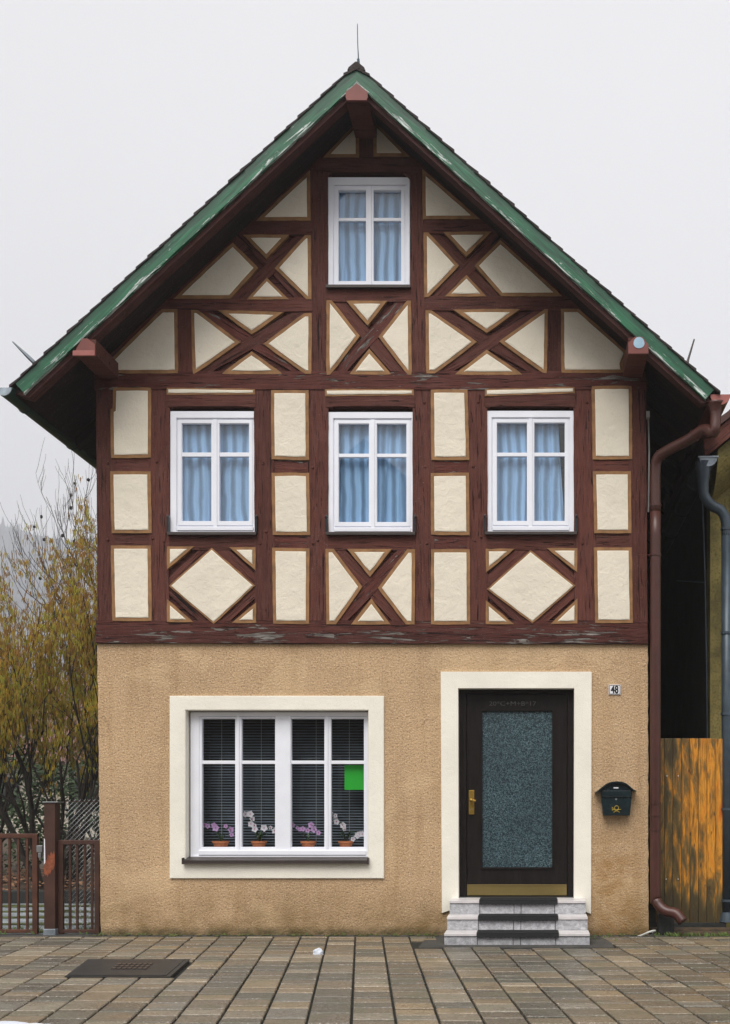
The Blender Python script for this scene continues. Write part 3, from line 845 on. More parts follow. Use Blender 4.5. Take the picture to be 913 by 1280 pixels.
# --- big ground floor window
TG = lambda u, v: (200 + .3286 * u, 850 + .3286 * v)
def gx(u): return WX(200 + .3286 * u)
def gz(v): return WZ(850 + .3286 * v)
bm = bmesh.new()
ring_xz(bm, (WX(213), WX(480.5), WZ(1098), WZ(870)), GWIN, -.022, .20, bevel=.006)
link('window_surround', bm, M['surround'], house)
YW = .085
bm = bmesh.new()
ring_xz(bm, (GWIN[0] + .015, GWIN[1] - .015, GWIN[2] + .01, GWIN[3] - .01), (gx(141), gx(780), gz(645), gz(136)), YW, YW + .08, bevel=.005)
box(bm, gx(432), gx(490), YW - .004, YW + .07, gz(650), gz(134), bevel=.006)
box(bm, gx(140), gx(780), YW - .02, YW + .01, gz(667), gz(650), bevel=.004)
box(bm, gx(108), gx(790), YW - .012, YW + .03, gz(680), gz(668.5), bevel=.003)
gwn = link('window', bm, M['pvc'], house, origin=Vector((gx(460), YW, gz(680))))
for (a_, b_, c_, d_) in (((141, 289, 150, 277)), ((290, 440, 302, 430)), ((481, 628, 492, 619)), ((629, 780, 645, 771))):
    bm = bmesh.new()
    ring_xz(bm, (gx(a_), gx(b_), gz(646), gz(137)), (gx(c_), gx(d_), gz(637), gz(145)), YW + .006, YW + .06, bevel=.004)
    box(bm, gx(c_) - .002, gx(d_) + .002, YW + .014, YW + .05, gz(318), gz(305), bevel=.003)
    link('sash', bm, M['pvc'], gwn)
    bm = bmesh.new(); box(bm, gx(c_) - .004, gx(d_) + .004, YW + .034, YW + .04, gz(637) - .004, gz(145) + .004)
    link('pane', bm, M['glass'], gwn)
bm = bmesh.new()
for u in (289.5, 629): box(bm, gx(u - 5), gx(u + 5), YW - .006, YW + .02, gz(650), gz(134), bevel=.004)
link('mullion', bm, M['pvc'], gwn)
bm = bmesh.new()
prism_pts = [(-.075, -.012), (.1, .02), (.1, -.02), (-.06, -.045), (-.075, -.045)]
z0 = gz(680)
for f0, f1 in ((gx(94), gx(797)),):
    vsA = [bm.verts.new((f0, y, z0 + z)) for y, z in prism_pts]; vsB = [bm.verts.new((f1, y, z0 + z)) for y, z in prism_pts]
    bm.faces.new(vsA); bm.faces.new(vsB[::-1])
    for k in range(5): bm.faces.new((vsA[k], vsB[k], vsB[(k + 1) % 5], vsA[(k + 1) % 5]))
box(bm, f0 - .004, f0 + .008, -.08, .05, z0 - .05, z0 + .012, bevel=.002); box(bm, f1 - .008, f1 + .004, -.08, .05, z0 - .05, z0 + .012, bevel=.002)
link('sill', bm, M['sill'], gwn)
bm = bmesh.new(); box(bm, GWIN[0] - .05, GWIN[1] + .05, .17, .42, gz(637) - .035, gz(637) - .008, bevel=.004)
link('inner_sill', bm, M['tread'], gwn)
# blind
bl = empty('window_blind', ((GWIN[0] + GWIN[1]) / 2, .34, GWIN[3]))
tag(bl, 'dark slatted venetian blind behind the ground floor window', 'blind')
bm = bmesh.new(); z = GWIN[2] - .02
while z < GWIN[3] + .06:
    for (a_, b_) in ((GWIN[0] - .05, gx(460) - .01), (gx(460) + .01, GWIN[1] + .05)):
        vq = [bm.verts.new(p) for p in ((a_, .335, z), (b_, .335, z), (b_, .352, z + .012), (a_, .352, z + .012))]
        bm.faces.new(vq)
    z += .0285
link('slats', bm, M['slat'], bl)
bm = bmesh.new()
for u in (200, 355, 570, 700): tube(bm, [(gx(u), .332, GWIN[2]), (gx(u), .332, GWIN[3] + .05)], .002, 4)
link('cords', bm, M['cable'], bl)
bm = bmesh.new(); box(bm, gx(692), gx(768), .162, .165, gz(417), gz(322))  # flat green sheet takes the place of a reflection in the pane
tag(link('green_reflection', bm, M['emerald'], origin=Vector((gx(730), .16, gz(417)))), 'bright green sheet standing in for a reflection at the right of the ground floor window', 'reflection stand-in')
# orchids on the inner sill
TO = lambda u, v: (240 + .2519 * u, 1000 + .2519 * v)
def orchid(pu, sprays, mat, label, leafy):
    yy = .235
    base = P(*TO((pu[0] + pu[1]) / 2, 231), yy); base.z = gz(637) - .006
    o = empty('potted_orchid', base); tag(o, label, 'orchid', 'orchids on the window sill')
    s = PXM * DIST / (DIST + yy); rt = (pu[1] - pu[0]) * .2519 / s / 2; h = .062
    bm = bmesh.new(); seg = 20; rings = []
    for (r_, z) in ((rt * .74, 0), (rt * .92, h * .72), (rt * 1.02, h * .72), (rt * 1.04, h), (rt * .93, h), (rt * .9, h * .8)):
        rings.append([bm.verts.new((base.x + r_ * math.cos(6.283 * k / seg), base.y + r_ * math.sin(6.283 * k / seg), base.z + z)) for k in range(seg)])
    for A, B in zip(rings, rings[1:]):
        for k in range(seg): bm.faces.new((A[k], A[(k + 1) % seg], B[(k + 1) % seg], B[k]))
    bm.faces.new(rings[0]); bm.faces.new(rings[-1])
    link('pot', bm, M['pot'], o, smooth=False)
    r_ = random.Random(int(pu[0]))
    bm = bmesh.new(); top = base + Vector((0, 0, h * .8))
    for k in range(leafy):
        an = r_.uniform(0, 6.283); L = r_.uniform(.07, .13); dirv = Vector((math.cos(an), math.sin(an) * .6, 0)); side = Vector((-dirv.y, dirv.x, 0))
        prev = None
        for q in range(6):
            t = q / 5; c = top + dirv * L * t + Vector((0, 0, .09 * math.sin(t * 2.4) * L / .1)); wd = .018 * math.sin(.4 + t * 2.6)
            cur = (bm.verts.new(c - side * wd), bm.verts.new(c + side * wd))
            if prev: bm.faces.new((prev[0], prev[1], cur[1], cur[0]))
            prev = cur
    link('leaves', bm, M['greenleaf'], o)
    bs = bmesh.new(); bf = bmesh.new()
    for (u0, v0, u1, v1) in sprays:
        A = P(*TO(u0, v0), yy - .03); B = P(*TO(u1, v1), yy - .06)
        path = smooth_path([top, top.lerp(A, .5) + Vector(((A.x - top.x) * -.1, 0, .03)), A, A.lerp(B, .5) + Vector((0, 0, .012)), B])
        tube(bs, path, .0022, 5)
        n = max(3, int((B - A).length / .030))
        for k in range(n):
            c = A.lerp(B, k / max(1, n - 1)) + Vector((r_.uniform(-.022, .022), r_.uniform(-.012, .012), r_.uniform(-.020, .020)))
            sz = r_.uniform(.022, .042); tilt = r_.uniform(0, 6.28)
            for q in range(5):
                an = tilt + q * 1.2566; pv = Vector((math.cos(an), -.25, math.sin(an))); sv = Vector((-math.sin(an), 0, math.cos(an)))
                w_ = sz * .52
                pts = [c, c + pv * sz * .5 - sv * w_, c + pv * sz, c + pv * sz * .5 + sv * w_]
                bf.faces.new([bf.verts.new(p) for p in pts])
            rr2 = bmesh.ops.create_icosphere(bf, subdivisions=1, radius=.006, matrix=Matrix.Translation(c + Vector((0, -.01, 0))))
            for f in {f for v_ in rr2['verts'] for f in v_.link_faces}: f.material_index = 1
    link('flower_stem', bs, M['greenleaf'], o); link('blossoms', bf, [mat, M['lip']], o)
orchid((103, 185), [(50, 105, 125, 140), (170, 125, 200, 170)], M['purple'], 'lilac orchid in a terracotta pot, leftmost on the window sill', 4)
orchid((295, 372), [(275, 62, 320, 145), (370, 130, 402, 155)], M['white'], 'white orchid in a terracotta pot, just left of the central window post', 9)
orchid((540, 617), [(492, 120, 570, 155), (596, 125, 618, 170)], M['purple'], 'lilac orchid in a terracotta pot, just right of the central window post', 4)
orchid((727, 803), [(692, 65, 765, 145), (795, 185, 850, 160)], M['white'], 'white orchid in a terracotta pot, rightmost on the window sill', 7)

# ------------------------------------------------------------------ door
def dx(u): return WX(530 + .3286 * u)
def dz(v): return WZ(820 + .3286 * v)
bm = bmesh.new()
# surround as a portal: two legs and a head
o0, o1, oz = dx(65), dx(638), WZ(840); i0, i1, iz = GDOOR[0], GDOOR[1], GDOOR[3]
prism(bm, [(o0 + .012, WZ(1141)), (i0 + .006, WZ(1134)), (i0, iz), (o0, oz)], -.024, .20)
prism(bm, [(i1 - .004, WZ(1134)), (o1 - .006, WZ(1142)), (o1, oz), (i1, iz)], -.024, .20)
prism(bm, [(i0, iz), (i1, iz), (o1, oz), (o0, oz)], -.0245, .20)
sur = link('door_surround', bm, M['surround'], house)
YD = .11
dr = empty('front_door', (dx(350), YD, dz(917)), house)
bm = bmesh.new()
ring_xz(bm, (i0 + .002, i1 - .002, dz(919), iz - .004), (dx(160), dx(548), dz(917), dz(140)), YD - .02, YD + .09, bevel=.005)
link('door_frame', bm, M['door'], dr)
bm = bmesh.new()
ring_xz(bm, (dx(161), dx(547), dz(914), dz(141)), (dx(214), dx(496), dz(812), dz(198)), YD, YD + .05, bevel=.004)
link('door_leaf', bm, M['door'], dr)
bm = bmesh.new()
ring_xz(bm, (dx(212), dx(498), dz(815), dz(196)), (dx(221), dx(489), dz(806), dz(207)), YD - .014, YD + .03, bevel=.006)
link('glazing_bead', bm, M['door'], dr)
bm = bmesh.new(); box(bm, dx(219), dx(491), YD + .012, YD + .02, dz(808), dz(205))
link('glass', bm, M['pglass'], dr)
bm = bmesh.new(); box(bm, dx(162), dx(545), YD - .006, YD - .001, dz(914), dz(874), bevel=.002); box(bm, dx(162), dx(545), YD - .012, YD - .001, dz(876), dz(872), bevel=.002)
link('kick_plate', bm, M['kick'], dr)
bm = bmesh.new()
box(bm, dx(169), dx(190), YD - .012, YD - .002, dz(603), dz(510), bevel=.003)
link('handle_plate', bm, M['brass'], dr)
bm = bmesh.new()
tube(bm, [(dx(179), YD - .012, dz(548)), (dx(179), YD - .045, dz(548))], .011, 12)
tube(bm, smooth_path([(dx(179), YD - .045, dz(548)), (dx(188), YD - .05, dz(549)), (dx(197), YD - .05, dz(551))]), .010, 10)
sphere(bm, (dx(179), YD - .048, dz(548)), .018, 12)
link('handle', bm, M['brass'], dr)
bm = bmesh.new(); tube(bm, [(dx(179), YD - .013, dz(583)), (dx(179), YD - .020, dz(583))], .008, 12); link('lock', bm, M['alu'], dr)
bm = bmesh.new()
textmesh(bm, '20*C+M+B*17', .062, (dx(337), YD - .002, dz(178)), .0008, 0, 1.28)
link('chalk_blessing', bm, M['chalk'], dr)
bm = bmesh.new(); box(bm, i0, i1, .0, YD - .02, dz(925), dz(919), bevel=.002)
link('threshold', bm, M['alu'], dr)

# steps
st = empty('doorstep', (1.45, -.4, 0), house)
SX0, SX1 = .79, 2.119
steps = [(-.30, .365, .235), (-.545, .232, .11), (-.80, .105, -.02)]
jx = [SX0 + (u - 97) / 520 * (SX1 - SX0) for u in (213, 343, 370, 498)]
for k, (yf, zt_, zb) in enumerate(steps):
    xa, xb = SX0 - .006 * k, SX1 + .006 * k
    bm = bmesh.new(); box(bm, xa + .004, xb - .004, yf + .014, .10 if k == 0 else steps[k - 1][0] + .016, -.05, zt_ - .03)
    core = link('step', bm, M['grout'], st)
    cols_ = [xa] + jx + [xb]
    bm = bmesh.new()
    for a_, b_ in zip(cols_, cols_[1:]): box(bm, a_ + .003, b_ - .003, yf, yf + .014, zb if k == 2 else zb - .004, zt_ - .030, bevel=.002)
    link('riser_tile', bm, M['stone'], core)
    bm = bmesh.new()
    yb_ = .095 if k == 0 else steps[k - 1][0] - .0
    for a_, b_ in zip(cols_, cols_[1:]): box(bm, a_ + .0015, b_ - .0015, yf - .012, yb_, zt_ - .026, zt_, bevel=.004)
    link('tread', bm, M['tread'], core)
LB = ['upper', 'middle', 'lower']
for k, (yf, zt_, zb) in enumerate(steps):
    xa, xb = SX0 + (203 - 97 + 3 * k * 0) / 520 * (SX1 - SX0) + .02, SX0 + (505 - 97) / 520 * (SX1 - SX0) + .01
    bm = bmesh.new()
    yb_ = yf + (.20 if k else .26)
    box(bm, xa, xb, yf - .024, yb_ - .02, zt_ + .001, zt_ + .010, bevel=.002)
    box(bm, xa, xb, yf - .024, yf - .014, zt_ - .036, zt_ + .009, bevel=.003)
    y = yf - .01
    while y < yb_ - .04:
        box(bm, xa + .01, xb - .01, y, y + .010, zt_ + .010, zt_ + .015); y += .022
    n = int((xb - xa) / .035)
    for q in range(n): box(bm, xa + .012 + q * .035, xa + .030 + q * .035, yf - .028, yf - .022, zt_ - .038, zt_ - .004)
    tag(link('step_mat', bm, M['black'], origin=Vector(((xa + xb) / 2, yf, zt_))), 'black ribbed rubber mat on the %s step below the door' % LB[k], 'mat', 'rubber mats on the doorstep')

# ------------------------------------------------------------------ roof
roof = empty('roof', (RXc, 0, RZ), house)
YF, YB = -.60, BACK + .6
for sgn, S, E in ((-1, SL, EL), (1, SR, ER)):
    bm = bmesh.new()
    f = lambda x, dr_: (x, roof_z(x, dr_))
    if sgn < 0: poly = [f(E, .13), (RXc, RZ - .13), (RXc, RZ - .035), f(E, .035)]
    else: poly = [(RXc, RZ - .13), f(E, .13), f(E, .035), (RXc, RZ - .035)]
    prism(bm, poly, YF + .03, YB)
    ang = math.atan(S) * (1 if sgn < 0 else -1)
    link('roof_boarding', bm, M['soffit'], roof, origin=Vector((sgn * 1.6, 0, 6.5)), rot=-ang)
    # flying rafter just behind the barge board, further rafters under the eaves
    for y_ in [-.575] + [.7 + q * .8 for q in range(10)]:
        bm = bmesh.new()
        dd = .265 if y_ < 0 else .24
        if y_ < 0: poly = ([f(E + .13, dd), (RXc, RZ - dd), (RXc, RZ - .131), f(E + .02, .131)] if sgn < 0 else [(RXc, RZ - dd), f(E - .13, dd), f(E - .02, .131), (RXc, RZ - .131)])
        else:
            xe = E + .04 if sgn < 0 else E - .04; xi = xl + .1 if sgn < 0 else xr - .1
            poly = ([f(xe, dd), f(xi, dd), f(xi, .131), f(xe, .131)] if sgn < 0 else [f(xi, dd), f(xe, dd), f(xe, .131), f(xi, .131)])
        prism(bm, poly, y_, y_ + .12)
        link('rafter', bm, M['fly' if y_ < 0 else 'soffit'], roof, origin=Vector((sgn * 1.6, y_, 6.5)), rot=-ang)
    # barge board
    bm = bmesh.new(); rr = random.Random(sgn + 9)
    n = 40; lo, hi = [], []
    En = E - sgn * .01
    cs = 1 / math.sqrt(1 + S * S)
    for q in range(n + 1):
        x_ = RXc + (En - RXc) * q / n
        hi.append((x_, roof_z(x_, .03)))
        xl_ = x_ - sgn * (.175 * S * cs * cs if q == n else 0)
        lo.append((xl_, roof_z(xl_, .205 + rr.uniform(-.004, .004) * (q > 0))))
    poly = hi + lo[::-1]
    if area(poly) < 0: poly = poly[::-1]
    prism(bm, poly, YF - .012, YF + .024)
    fr = min(bm.faces, key=lambda f_: f_.calc_center_median().y)
    oc = Vector((RXc + (E - RXc) / 2, YF, roof_z(RXc + (E - RXc) / 2, .118)))
    link('barge_board', bm, M['green'], roof, origin=oc, rot=-ang)
    # tile courses, each lapping the one below: a stepped verge line
    bm = bmesh.new(); rr = random.Random(31 + sgn)
    L = abs(E - RXc) + .03; n = 30; ds = L / n
    for q in range(n):
        xa = RXc + sgn * q * ds - sgn * .03; xb = RXc + sgn * (q + 1) * ds + sgn * .012
        lift = rr.uniform(-.004, .006)
        pa, pb = (xa, roof_z(xa, .026)), (xb, roof_z(xb, .004 - lift))
        pc, pd = (xb, roof_z(xb, .030)), (xa, roof_z(xa, .040))
        poly = [pa, pb, pc, pd]
        if sgn > 0 and q == 0: pass
        if area(poly) < 0: poly = poly[::-1]
        prism(bm, poly, YF - .022 + rr.uniform(-.006, .006), YB + .02)
    link('roof_tiles', bm, M['tile'], roof, origin=Vector((sgn * 1.6, 0, 6.5)))
bm = bmesh.new()
prism(bm, [(RXc - .085, RZ - .088), (RXc + .085, RZ - .088), (RXc + .075, RZ - .06), (RXc + .01, RZ - .006), (RXc - .01, RZ - .006), (RXc - .075, RZ - .06)], YF - .02, YB)
link('ridge_tile', bm, M['tile'], roof)
# purlin ends
def purlin(cx_, zb, wd, ht, y0, tip, dot=False):
    bm = bmesh.new(); x0, x1 = cx_ - wd / 2, cx_ + wd / 2
    prism(bm, [(x0, zb), (x1, zb), (x1, zb + ht), (x0, zb + ht)], y0, 0.02)
    p = link('purlin', bm, M['timber'], roof, origin=Vector((cx_, y0, zb)))
    bm = bmesh.new()
    if tip == 0: poly = [(x0 + .012, zb), (x1 - .012, zb), (x1, zb + .03), (x1 - .004, zb + ht * .6), (cx_, zb + ht + .03), (x0 + .004, zb + ht * .6), (x0, zb + .03)]
    else: poly = [(x0 - .02, zb - .012), (x1 + .0, zb - .012), (x1, zb + ht * .62), (x1 - .07, zb + ht), (x0 + .07, zb + ht)] if tip < 0 else [(x0, zb - .008), (x1, zb - .008), (x1, zb + ht * .5), (x1 - .06, zb + ht), (x0 + .06, zb + ht), (x0, zb + ht * .62)]
    prism(bm, poly, y0 - .022, y0 + .0)
    link('purlin_end', bm, M['endred'], p)
    if tip < 0:
        bm = bmesh.new(); box(bm, x0 - .02, x1, y0 - .026, y0 - .02, zb - .014, zb + .035, bevel=.004); link('pale_patch', bm, M['lred'], p)
    if dot:
        bm = bmesh.new()
        pts = [(cx_ + .005 + .052 * math.cos(t * .3142), zb + .085 + (.062 if math.sin(t * .3142) > 0 else .045) * math.sin(t * .3142)) for t in range(20)]
        prism(bm, pts, y0 - .026, y0 - .021); link('metal_disc', bm, M['disc'], p)
yP = -.60
q0 = P(446.5, 127, yP); purlin(q0.x, q0.z, .21, .13, yP, 0)
q0 = P(107.5, 444, yP); purlin(q0.x, q0.z, .19, .15, yP, -1)
q0 = P(798, 442, yP); purlin(q0.x, q0.z, .19, .15, yP, 1, True)
# gutters
def halfpipe(bm, p0, p1, r_, seg=10, th=.004):
    d_ = (p1 - p0); t = d_.normalized(); sx = Vector((1, 0, 0)); up = Vector((0, 0, 1))
    A, B = [], []
    for k in range(seg + 1):
        a_ = math.pi + math.pi * k / seg
        o_ = sx * math.cos(a_) * r_ + up * math.sin(a_) * r_
        A.append(bm.verts.new(p0 + o_)); B.append(bm.verts.new(p1 + o_))
    Ai = [bm.verts.new(v.co + (p0 - v.co).normalized() * th) for v in A]; Bi = [bm.verts.new(v.co + (p1 - v.co).normalized() * th) for v in B]
    for k in range(seg):
        bm.faces.new((A[k], A[k + 1], B[k + 1], B[k])); bm.faces.new((Ai[k], Bi[k], Bi[k + 1], Ai[k + 1]))
    tube(bm, [A[0].co.copy(), B[0].co.copy()], .009, 6); tube(bm, [A[-1].co.copy(), B[-1].co.copy()], .009, 6)
def endcap(bm, p0, r_, mi=0, th=.012):
    poly = [(p0.x + r_ * math.cos(math.pi + math.pi * k / 12), p0.z + r_ * math.sin(math.pi + math.pi * k / 12)) for k in range(13)]
    prism(bm, poly, p0.y - th, p0.y, mi)
gl0 = P(5.5, 485, -.64); bm = bmesh.new(); halfpipe(bm, gl0, Vector((gl0.x, YB, gl0.z - .03)), .075)
g1 = link('gutter', bm, M['dgreen'], roof)
bm = bmesh.new(); endcap(bm, gl0, .075); link('gutter_end', bm, M['zinc'], g1)
bm = bmesh.new()
for q in range(8):
    y_ = -.2 + q * 1.1
    tube(bm, [Vector((gl0.x + .08 * math.cos(math.pi + math.pi * k / 8), y_, gl0.z + .082 * math.sin(math.pi + math.pi * k / 8))) for k in range(9)], .007, 5)
link('gutter_bracket', bm, M['dgreen'], g1)
gr0 = P(900.5, 493.5, -.58); bm = bmesh.new(); halfpipe(bm, gr0, Vector((gr0.x, YB, gr0.z - .03)), .097)
g2 = link('gutter', bm, M['redpipe'], roof)
bm = bmesh.new(); endcap(bm, gr0, .097); link('gutter_end', bm, M['lred'], g2)
# roof hooks and lightning rod
bm = bmesh.new()
A, B = P(16, 427, -.3), P(43, 453, -.3)
tube(bm, [A, A.lerp(B, .7), B, B + Vector((.05, 0, -.06))], [.006, .02, .022, .012], 5)
link('snow_hook', bm, M['greypipe'], roof)
bm = bmesh.new(); A, B = P(868, 424, -.3), P(860.5, 449, -.3); tube(bm, [A, B, B + Vector((-.01, 0, -.03))], [.008, .012, .018], 5)
link('snow_hook', bm, M['sill'], roof)
bm = bmesh.new(); A = P(447, 30, -.35); tube(bm, [A, P(447.4, 55, -.35), P(448.6, 80, -.35)], [.004, .005, .007], 6); tube(bm, [P(448, 74, -.35), P(449, 86, -.35)], .014, 6)
link('lightning_rod', bm, M['greypipe'], roof)
# red downpipe
bm = bmesh.new(); px_ = []
tp = gr0 + Vector((-.035, .05, -.08))
r0 = .085
seg = 14
path = smooth_path([tp + Vector((0, 0, .02)), tp + Vector((0, .0, -.12)), tp + Vector((-.02, 0, -.26)), P(880, 537, -.42), P(860, 550, -.30), P(835, 563, -.16), P(822.5, 573, -.09), P(819.5, 590, -.06), P(819.5, 640, -.06)], 5)
rads = [max(.053, .092 - .012 * i) for i in range(len(path))]
tube(bm, path, rads, 14)
lowp = smooth_path([P(819.5, 640, -.06), P(819.5, 900, -.06), P(819.5, 1105, -.06), P(821, 1126, -.07), P(831, 1138, -.12), P(845, 1142, -.16), P(854, 1152, -.20)], 6)
tube(bm, lowp, .053, 14)
dp = link('downpipe', bm, M['redpipe'], house, smooth=True)
for y_ in (631, 693, 1003, 1018, 1036): bm = bmesh.new(); tube(bm, [P(819.5, y_, -.06), P(819.5, y_ + 2.2, -.06)], .060, 14); link('pipe_collar', bm, M['redpipe'], dp)
for a_, b_ in ((18, 19), (28, 29)): bm = bmesh.new(); tube(bm, [path[a_ * 1], path[a_].lerp(path[b_], .3)], .062, 14); link('pipe_collar', bm, M['redpipe'], dp)
bm = bmesh.new(); tube(bm, [P(809, 694, .03), P(820, 694, -.06)], .01, 6)
link('pipe_collar', bm, M['redpipe'], dp)
bm = bmesh.new()
tube(bm, [P(810.5, 521, .10), P(811.5, 566, .10), P(810.5, 640, .10)], .009, 6); box(bm, WX(808.5), WX(813), .04, .1, WZ(520), WZ(512))
link('bare_cable', bm, M['cable'], house)

# ------------------------------------------------------------------ things on the wall
# house number
hn = empty('house_number_sign', (WX(768.5), 0, WZ(861.5)))
tag(hn, 'small white enamel number plate reading 48, to the right of the door', 'house number')
bm = bmesh.new(); box(bm, WX(761), WX(776), -.012, -.001, WZ(868.5), WZ(856), bevel=.003); link('plate', bm, M['plate'], hn)
bm = bmesh.new(); ring_xz(bm, (WX(761.6), WX(775.4), WZ(867.9), WZ(856.6)), (WX(762.2), WX(774.8), WZ(867.3), WZ(857.2)), -.0135, -.0115)
textmesh(bm, '48', .104, (WX(768.5), -.0135, WZ(862.4)), .001, 0, .72, .003); link('number', bm, M['ink'], hn)
# letter box
def bx_(u): return WX(730 + .15625 * u)
def bz_(v): return WZ(840 + .15625 * v)
lb = empty('letter_box', (bx_(255), 0, bz_(1150)))
tag(lb, 'dark letter box with curved lid and gold horn emblem on the tan wall', 'letter box')
bm = bmesh.new()
bd = [(150, 1148), (362, 1148), (378, 985), (384, 950), (360, 925), (315, 897), (255, 886), (195, 897), (150, 925), (126, 950), (132, 985)]
prism(bm, [(bx_(u), bz_(v)) for u, v in bd], -.105, -.004, bevel=.006); link('body', bm, M['box'], lb)
bm = bmesh.new()
lid = [(84, 966), (110, 948), (140, 922), (178, 893), (215, 880), (255, 876), (295, 880), (332, 893), (362, 918), (388, 941), (414, 952)]
lo_ = [(u, v + 13) for u, v in lid]; lo_[0] = (86, 969); lo_[-1] = (412, 956)
prism(bm, [(bx_(u), bz_(v)) for u, v in lid[::-1]] + [(bx_(u), bz_(v)) for u, v in lo_], -.135, -.002); link('lid', bm, M['box'], lb)
bm = bmesh.new(); box(bm, bx_(138), bx_(368), -.113, -.1, bz_(994), bz_(950), bevel=.004); box(bm, bx_(132), bx_(376), -.118, -.1, bz_(999), bz_(994), bevel=.002); link('flap', bm, M['box'], lb)
bm = bmesh.new(); box(bm, bx_(232), bx_(270), -.110, -.1, bz_(933), bz_(923), bevel=.001); link('name_plate', bm, M['plate'], lb)
bm = bmesh.new(); tube(bm, [(bx_(252), -.104, bz_(1018)), (bx_(252), -.111, bz_(1018))], .010, 12); link('lock', bm, M['alu'], lb)
bm = bmesh.new()
ring = [(bx_(256 + 17 * math.cos(t * .5236)), -.108, bz_(1086 + 16 * math.sin(t * .5236))) for t in range(13)]
tube(bm, ring, .0032, 6)
tube(bm, [(bx_(222), -.108, bz_(1100)), (bx_(250), -.108, bz_(1103)), (bx_(292), -.108, bz_(1098))], [.005, .0025, .0025], 6)
tube(bm, [(bx_(220), -.108, bz_(1080)), (bx_(222), -.108, bz_(1108))], .0028, 6)
tube(bm, [(bx_(232), -.108, bz_(1122)), (bx_(276), -.108, bz_(1098))], .0028, 6); tube(bm, [(bx_(280), -.108, bz_(1122)), (bx_(236), -.108, bz_(1100))], .0028, 6)
tube(bm, [(bx_(222), -.108, bz_(1082)), (bx_(240), -.108, bz_(1098))], .0028, 6)
link('horn_emblem', bm, M['gold'], lb)

# ------------------------------------------------------------------ pavement objects
mh = empty('access_cover', (-1.6, -2.3, 0)); tag(mh, 'dark iron access cover with a ribbed centre panel set in the pavement', 'access cover')
def gq(px, py, z): v = G(px, py); return Vector((v.x, v.y, z))
cn = [(80.8, 1222), (213, 1222), (237.5, 1200), (110.4, 1200)]
def quadslab(bm, c, z0, z1, mi=0):
    lo_ = [bm.verts.new(gq(*p, z0)) for p in c]; hi_ = [bm.verts.new(gq(*p, z1)) for p in c]
    bm.faces.new(hi_); bm.faces.new(lo_[::-1])
    for k in range(4): bm.faces.new((lo_[k], lo_[(k + 1) % 4], hi_[(k + 1) % 4], hi_[k]))
bm = bmesh.new(); quadslab(bm, cn, -.02, .008); link('frame', bm, M['iron'], mh)
def lerp4(c, u, v):
    a_ = Vector(gq(*c[0], 0)).lerp(gq(*c[1], 0), u); b_ = Vector(gq(*c[3], 0)).lerp(gq(*c[2], 0), u); return a_.lerp(b_, v)
def sub(bm, u0, u1, v0, v1, z0, z1):
    c = [lerp4(cn, u0, v0), lerp4(cn, u1, v0), lerp4(cn, u1, v1), lerp4(cn, u0, v1)]
    lo_ = [bm.verts.new((p.x, p.y, z0)) for p in c]; hi_ = [bm.verts.new((p.x, p.y, z1)) for p in c]
    bm.faces.new(hi_); 
    for k in range(4): bm.faces.new((lo_[k], lo_[(k + 1) % 4], hi_[(k + 1) % 4], hi_[k]))
bm = bmesh.new(); sub(bm, .03, .955, .05, .95, .006, .012); link('lid', bm, M['iron'], mh)
bm = bmesh.new()
for i in range(7):
    for j in range(3): sub(bm, .36 + i * .05, .398 + i * .05, .36 + j * .12, .44 + j * .12, .0125, .019)
link('raised_ribs', bm, M['sill'], mh)

def lump(name, c, sx, sy, sz, seed, label=None, cat=None, kind=None):
    bm = bmesh.new(); bmesh.ops.create_icosphere(bm, subdivisions=4, radius=1)
    for v in bm.verts:
        k = 1 + .35 * noise.noise(v.co * 1.6 + Vector((seed, 0, 0))) + .12 * noise.noise(v.co * 5)
        v.co = Vector((v.co.x * sx * k, v.co.y * sy * k, max(v.co.z, -.2) * sz * k)) + Vector(c)
    o = link(name, bm, M['snow'], origin=Vector(c), smooth=True); tag(o, label, cat, kind=kind); return o
lump('snow_clump', G(397.5, 1192), .05, .04, .045, 3, 'small lone clump of white snow on the paving slabs', 'snow clump')
for k, (x_, y_, s_) in enumerate(((15, 1283, .14), (45, 1282, .12), (72, 1280, .07))):
    pass
bm = bmesh.new()
for k, (x_, y_, s_) in enumerate(((8, 1283, .16), (32, 1284, .14), (52, 1284, .12), (70, 1283, .07))):
    b_ = bmesh.new(); bmesh.ops.create_icosphere(bm, subdivisions=3, radius=s_, matrix=Matrix.Translation(G(x_, y_ + 3)) @ Matrix.Diagonal((1, .8, .22, 1)))
    b_.free()
for v in bm.verts: v.co += Vector((noise.noise(v.co * 9), noise.noise(v.co * 9 + Vector((5, 0, 0))), noise.noise(v.co * 14) * .5)) * .02
tag(link('snow_patch', bm, M['snow'], smooth=True), kind='stuff')

# white cable end at the corner
bm = bmesh.new(); tube(bm, smooth_path([P(797, 1171, -.06), P(803, 1169, -.10), P(812, 1165, -.13), P(819, 1163.5, -.10), P(816, 1166, -.04)]), .011, 8)
tag(link('cable_end', bm, M['cable'], smooth=True), 'short dirty white cable end lying at the right corner of the house', 'cable')

